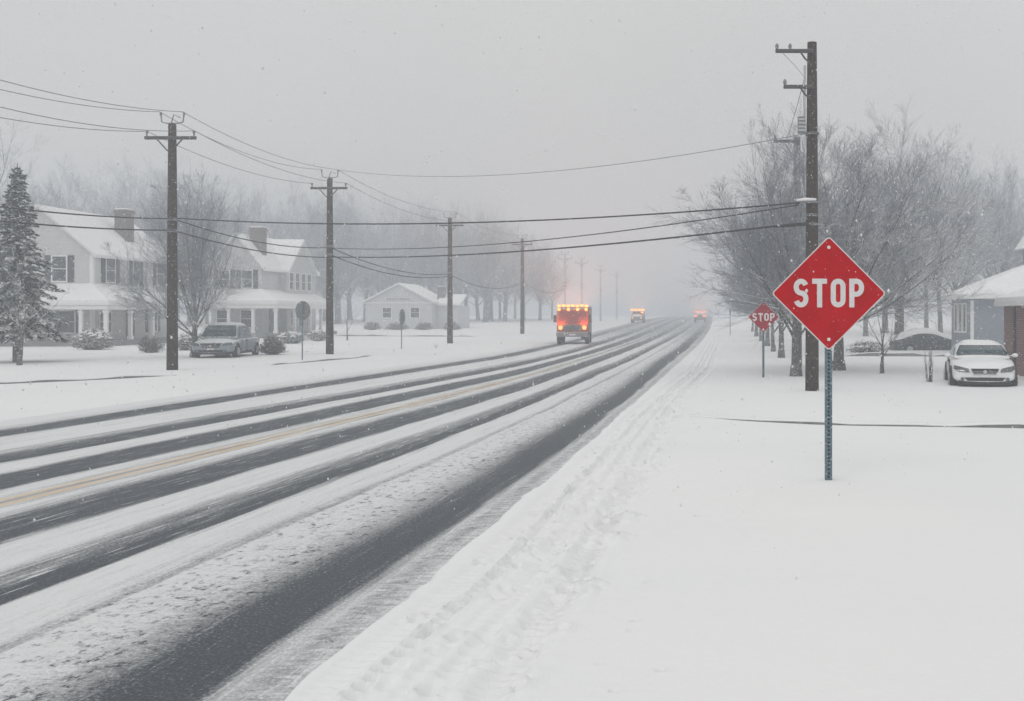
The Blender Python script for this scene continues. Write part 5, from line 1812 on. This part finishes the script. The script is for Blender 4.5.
def spruce(label, loc, H, rad, seed):
    rr = random.Random(seed)
    r = thing('spruce_tree', label, 'tree', loc)
    b = MB(); b.tube([(0, 0, -0.2), (0, 0, H * 0.5), (0, 0, H)], [0.20, 0.11, 0.015], 8)
    tk = b.build('trunk', M['bark'], r, smooth=True)
    tw, nd = MB(), MB()
    z = 1.5
    while z < H - 0.15:
        f = (z - 1.5) / (H - 1.5)
        Lb = rad * (1 - f) ** 0.85 * rr.uniform(0.72, 1.15) + 0.07
        nb = max(4, int(9 * (1 - f) + 4))
        for k in range(nb):
            az = 2 * math.pi * (k + rr.random()) / nb
            L = Lb * rr.uniform(0.6, 1.18)
            out = Vector((math.cos(az), math.sin(az), 0))
            pts = []
            for i in range(6):
                q = i / 5
                pts.append(Vector((0, 0, z + rr.uniform(-0.02, 0.02))) + out * L * q + Vector((0, 0, 0.20 * L * q - 0.62 * L * q * q * (1.0 - 0.4 * f) + 0.16 * L * q ** 4)))
            tw.tube(pts, [0.022 * (1 - 0.8 * i / 5) for i in range(6)], 3, cap=False)
            side = Vector((-out.y, out.x, 0))
            nsp = int(26 + 62 * L)
            for j in range(nsp):
                q = rr.uniform(0.12, 1.0)
                i = min(4, int(q * 5))
                p = pts[i].lerp(pts[i + 1], q * 5 - i)
                t = (pts[i + 1] - pts[i]).normalized()
                s = rr.choice((-1, 1))
                d = (t * rr.uniform(0.5, 1.0) + side * s * rr.uniform(0.3, 1.0) + Vector((0, 0, rr.uniform(-0.55, 0.12)))).normalized()
                l2 = rr.uniform(0.10, 0.28) * (0.6 + 0.5 * L)
                wv = d.cross(Vector((rr.gauss(0, 0.5), rr.gauss(0, 0.5), 1))).normalized() * rr.uniform(0.03, 0.07)
                tip = p + d * l2
                mid = p + d * l2 * 0.55
                nd.add([p, mid + wv, tip, mid - wv], [(0, 1, 2, 3)])
        z += rr.uniform(0.13, 0.20) * (1.1 - 0.4 * f)
    tw.build('branches', M['bark'], r)
    nd.build('crown', M['needle'], r)
    return r


spruce('dark snowy spruce at the left picture edge in front of the first farmhouse', (-30.4, 49.8, 0), 8.75, 1.72, 5)


def bush(name, label, loc, w, h, seed, material, n=900, cap=0.0, group='snowy shrubs in the gardens', leaf=0.05, upright=0.0):
    rr = random.Random(seed)
    r = thing(name, label, 'shrub', loc, 0, group)
    st, lf = MB(), MB()
    for k in range(n // 7):
        az = rr.uniform(0, 2 * math.pi)
        el = rr.uniform(0.05, 1.0) ** 0.7
        rx = w / 2 * math.sqrt(max(0, 1 - (el * 0.98) ** 2)) if not upright else w / 2 * rr.uniform(0, 1) * (0.3 + 0.7 * el)
        rx *= rr.uniform(0.75, 1.06)
        e = Vector((rx * math.cos(az), rx * math.sin(az), h * el * rr.uniform(0.85, 1.08)))
        s = Vector((e.x * (0.55 if upright else 0.18), e.y * (0.55 if upright else 0.18), -0.05))
        m = s.lerp(e, 0.5) + Vector((rr.gauss(0, 0.05), rr.gauss(0, 0.05), 0.08 * h))
        k2 = 0.5 if upright else 1.0
        st.tube([s, m, e], [0.014 * k2, 0.010 * k2, 0.006 * k2], 3, cap=False)
        for j in range(6):
            q = rr.uniform(0.45, 1.05)
            p = m.lerp(e, (q - 0.45) / 0.6)
            d = Vector((rr.gauss(0, 1), rr.gauss(0, 1), rr.gauss(0.25, 0.8))).normalized()
            l = leaf * rr.uniform(1.2, 3.0)
            wv = d.orthogonal().normalized() * leaf * rr.uniform(0.16, 0.4)
            lf.add([p, p + d * l * 0.5 + wv, p + d * l, p + d * l * 0.5 - wv], [(0, 1, 2, 3)])
    st.build('stems', M['shrub'], r)
    lf.build('twigs', material, r)
    if cap > 0:
        b = MB()
        c2 = random.Random(seed + 9)
        for k in range(70):
            a = c2.uniform(0, 6.28); q = math.sqrt(c2.random()) * 0.42
            zz = h * math.sqrt(max(0, 1 - (q / 0.5) ** 2)) * 0.93
            b.ellipsoid((w * q * math.cos(a), w * q * math.sin(a), zz), w * c2.uniform(0.03, 0.075), w * c2.uniform(0.03, 0.075), cap * c2.uniform(0.5, 1.1), 7, 5, zmin=-0.6, wob=0.3, seed=seed + k)
        b.build('snow_cap', M['snow'], r, smooth=True)
    return r


def at(px, Y):
    return ((px - VX) * Y / F, Y, G(Y))


bush('shrub', 'rounded shrub heaped with snow in front of the first farmhouse porch', at(93, 67), 2.4, 1.25, 1, M['shrubsnow'], 5200, 0.07, leaf=0.07)
bush('shrub', 'dark twiggy shrub to the right of the farmhouse steps', at(151, 62), 1.6, 1.0, 2, M['shrub'], 1500, 0.0)
bush('shrub', 'dark rounded shrub immediately behind the silver sedan', at(272, 59), 1.5, 0.98, 3, M['shrub'], 2600, 0.0)
bush('shrub', 'pale shrub beside the second farmhouse porch', at(292, 80), 2.2, 0.9, 4, M['shrubsnow'], 1800, 0.05, leaf=0.07)
bush('shrub', 'second pale shrub at the corner of the second farmhouse porch', at(318, 86), 1.8, 0.9, 5, M['shrubsnow'], 1500, 0.05, leaf=0.07)
bush('shrub', 'snowy shrub half hidden by the silver sedan bonnet', at(186, 66), 1.5, 1.0, 6, M['shrubsnow'], 1500, 0.05, leaf=0.07)
for i, (px, w_, lab) in enumerate(((372, 2.2, 'low hedge shrub at the near corner of the white cottage'), (398, 3.0, 'low hedge shrub under the middle of the cottage gable'), (424, 2.4, 'low hedge shrub under the cottage window by the wing'), (452, 2.2, 'low hedge shrub beside the cottage wing'))):
    bush('shrub', lab, at(px, 126), w_, 0.9, 20 + i, M['shrub'], 1200, 0.0, leaf=0.09)
bush('shrub', 'sparse upright twiggy shrub beside the white car', at(930, 35.5), 0.72, 1.42, 9, M['shrubsnow'], 230, 0.0, leaf=0.022, upright=1.0)
bush('shrub', 'low snowy shrub near the foot of the largest bare tree', at(868, 62), 2.6, 0.7, 10, M['shrubsnow'], 1600, 0.04, leaf=0.07)


# ------------------------------------------------------------------ falling snow and the hazy air
def falling_snow():
    N = 190000
    # more or less even through the air around and ahead of the camera
    d = 6.0 + (80 - 6.0) * nrng.random(N) ** 0.42
    x = d * (nrng.random(N) * 1.25 - 0.80)
    z = nrng.random(N) * np.minimum(14.0, 2.6 + d * 0.34)
    s = np.exp(nrng.normal(math.log(0.0066), 0.40, N))
    keep = np.ones(N, bool)
    base = np.array([(1, 0, 0), (-1, 0, 0), (0, 1, 0), (0, -1, 0), (0, 0, 1.3), (0, 0, -1.3)], float)
    co = base[None] * s[:, None, None] + np.stack([x, d, z], -1)[:, None, :]
    tri = np.array([(0, 2, 4), (2, 1, 4), (1, 3, 4), (3, 0, 4), (2, 0, 5), (1, 2, 5), (3, 1, 5), (0, 3, 5)])
    f = (tri[None] + (np.arange(N) * 6)[:, None, None]).reshape(-1, 3)
    me = bpy.data.meshes.new('falling_snow')
    me.vertices.add(N * 6)
    me.vertices.foreach_set('co', co.ravel())
    me.loops.add(f.size)
    me.loops.foreach_set('vertex_index', f.ravel().astype(np.int32))
    me.polygons.add(len(f))
    me.polygons.foreach_set('loop_start', np.arange(0, f.size, 3, dtype=np.int32))
    me.materials.append(M['flake'])
    me.update(calc_edges=True)
    o = bpy.data.objects.new('falling_snow', me)
    COL.objects.link(o)
    o['kind'] = 'stuff'
    tag(o, 'white snowflakes falling through the air over the road', 'snowfall')
    return o


falling_snow()

b = MB()
b.box(-235, 235, -45, 430, -1.6, 26.0)
hz = b.build('haze', [])
hm = bpy.data.materials.new('haze_air')
hm.use_nodes = True
ht = hm.node_tree
ht.nodes.clear()
ho = ht.nodes.new('ShaderNodeOutputMaterial')
hv = ht.nodes.new('ShaderNodeVolumePrincipled')
hv.inputs['Density'].default_value = HAZE_DENSITY
hv.inputs['Color'].default_value = HAZE_COLOR
hv.inputs['Anisotropy'].default_value = 0.15
for nm in ('Density Attribute', 'Color Attribute', 'Temperature Attribute'):
    if nm in hv.inputs:
        hv.inputs[nm].default_value = ''
ht.links.new(hv.outputs[0], ho.inputs['Volume'])
hz.data.materials.clear()
hz.data.materials.append(hm)
hz['kind'] = 'stuff'
tag(hz, 'pale grey snowy haze filling the air over the whole street', 'haze')
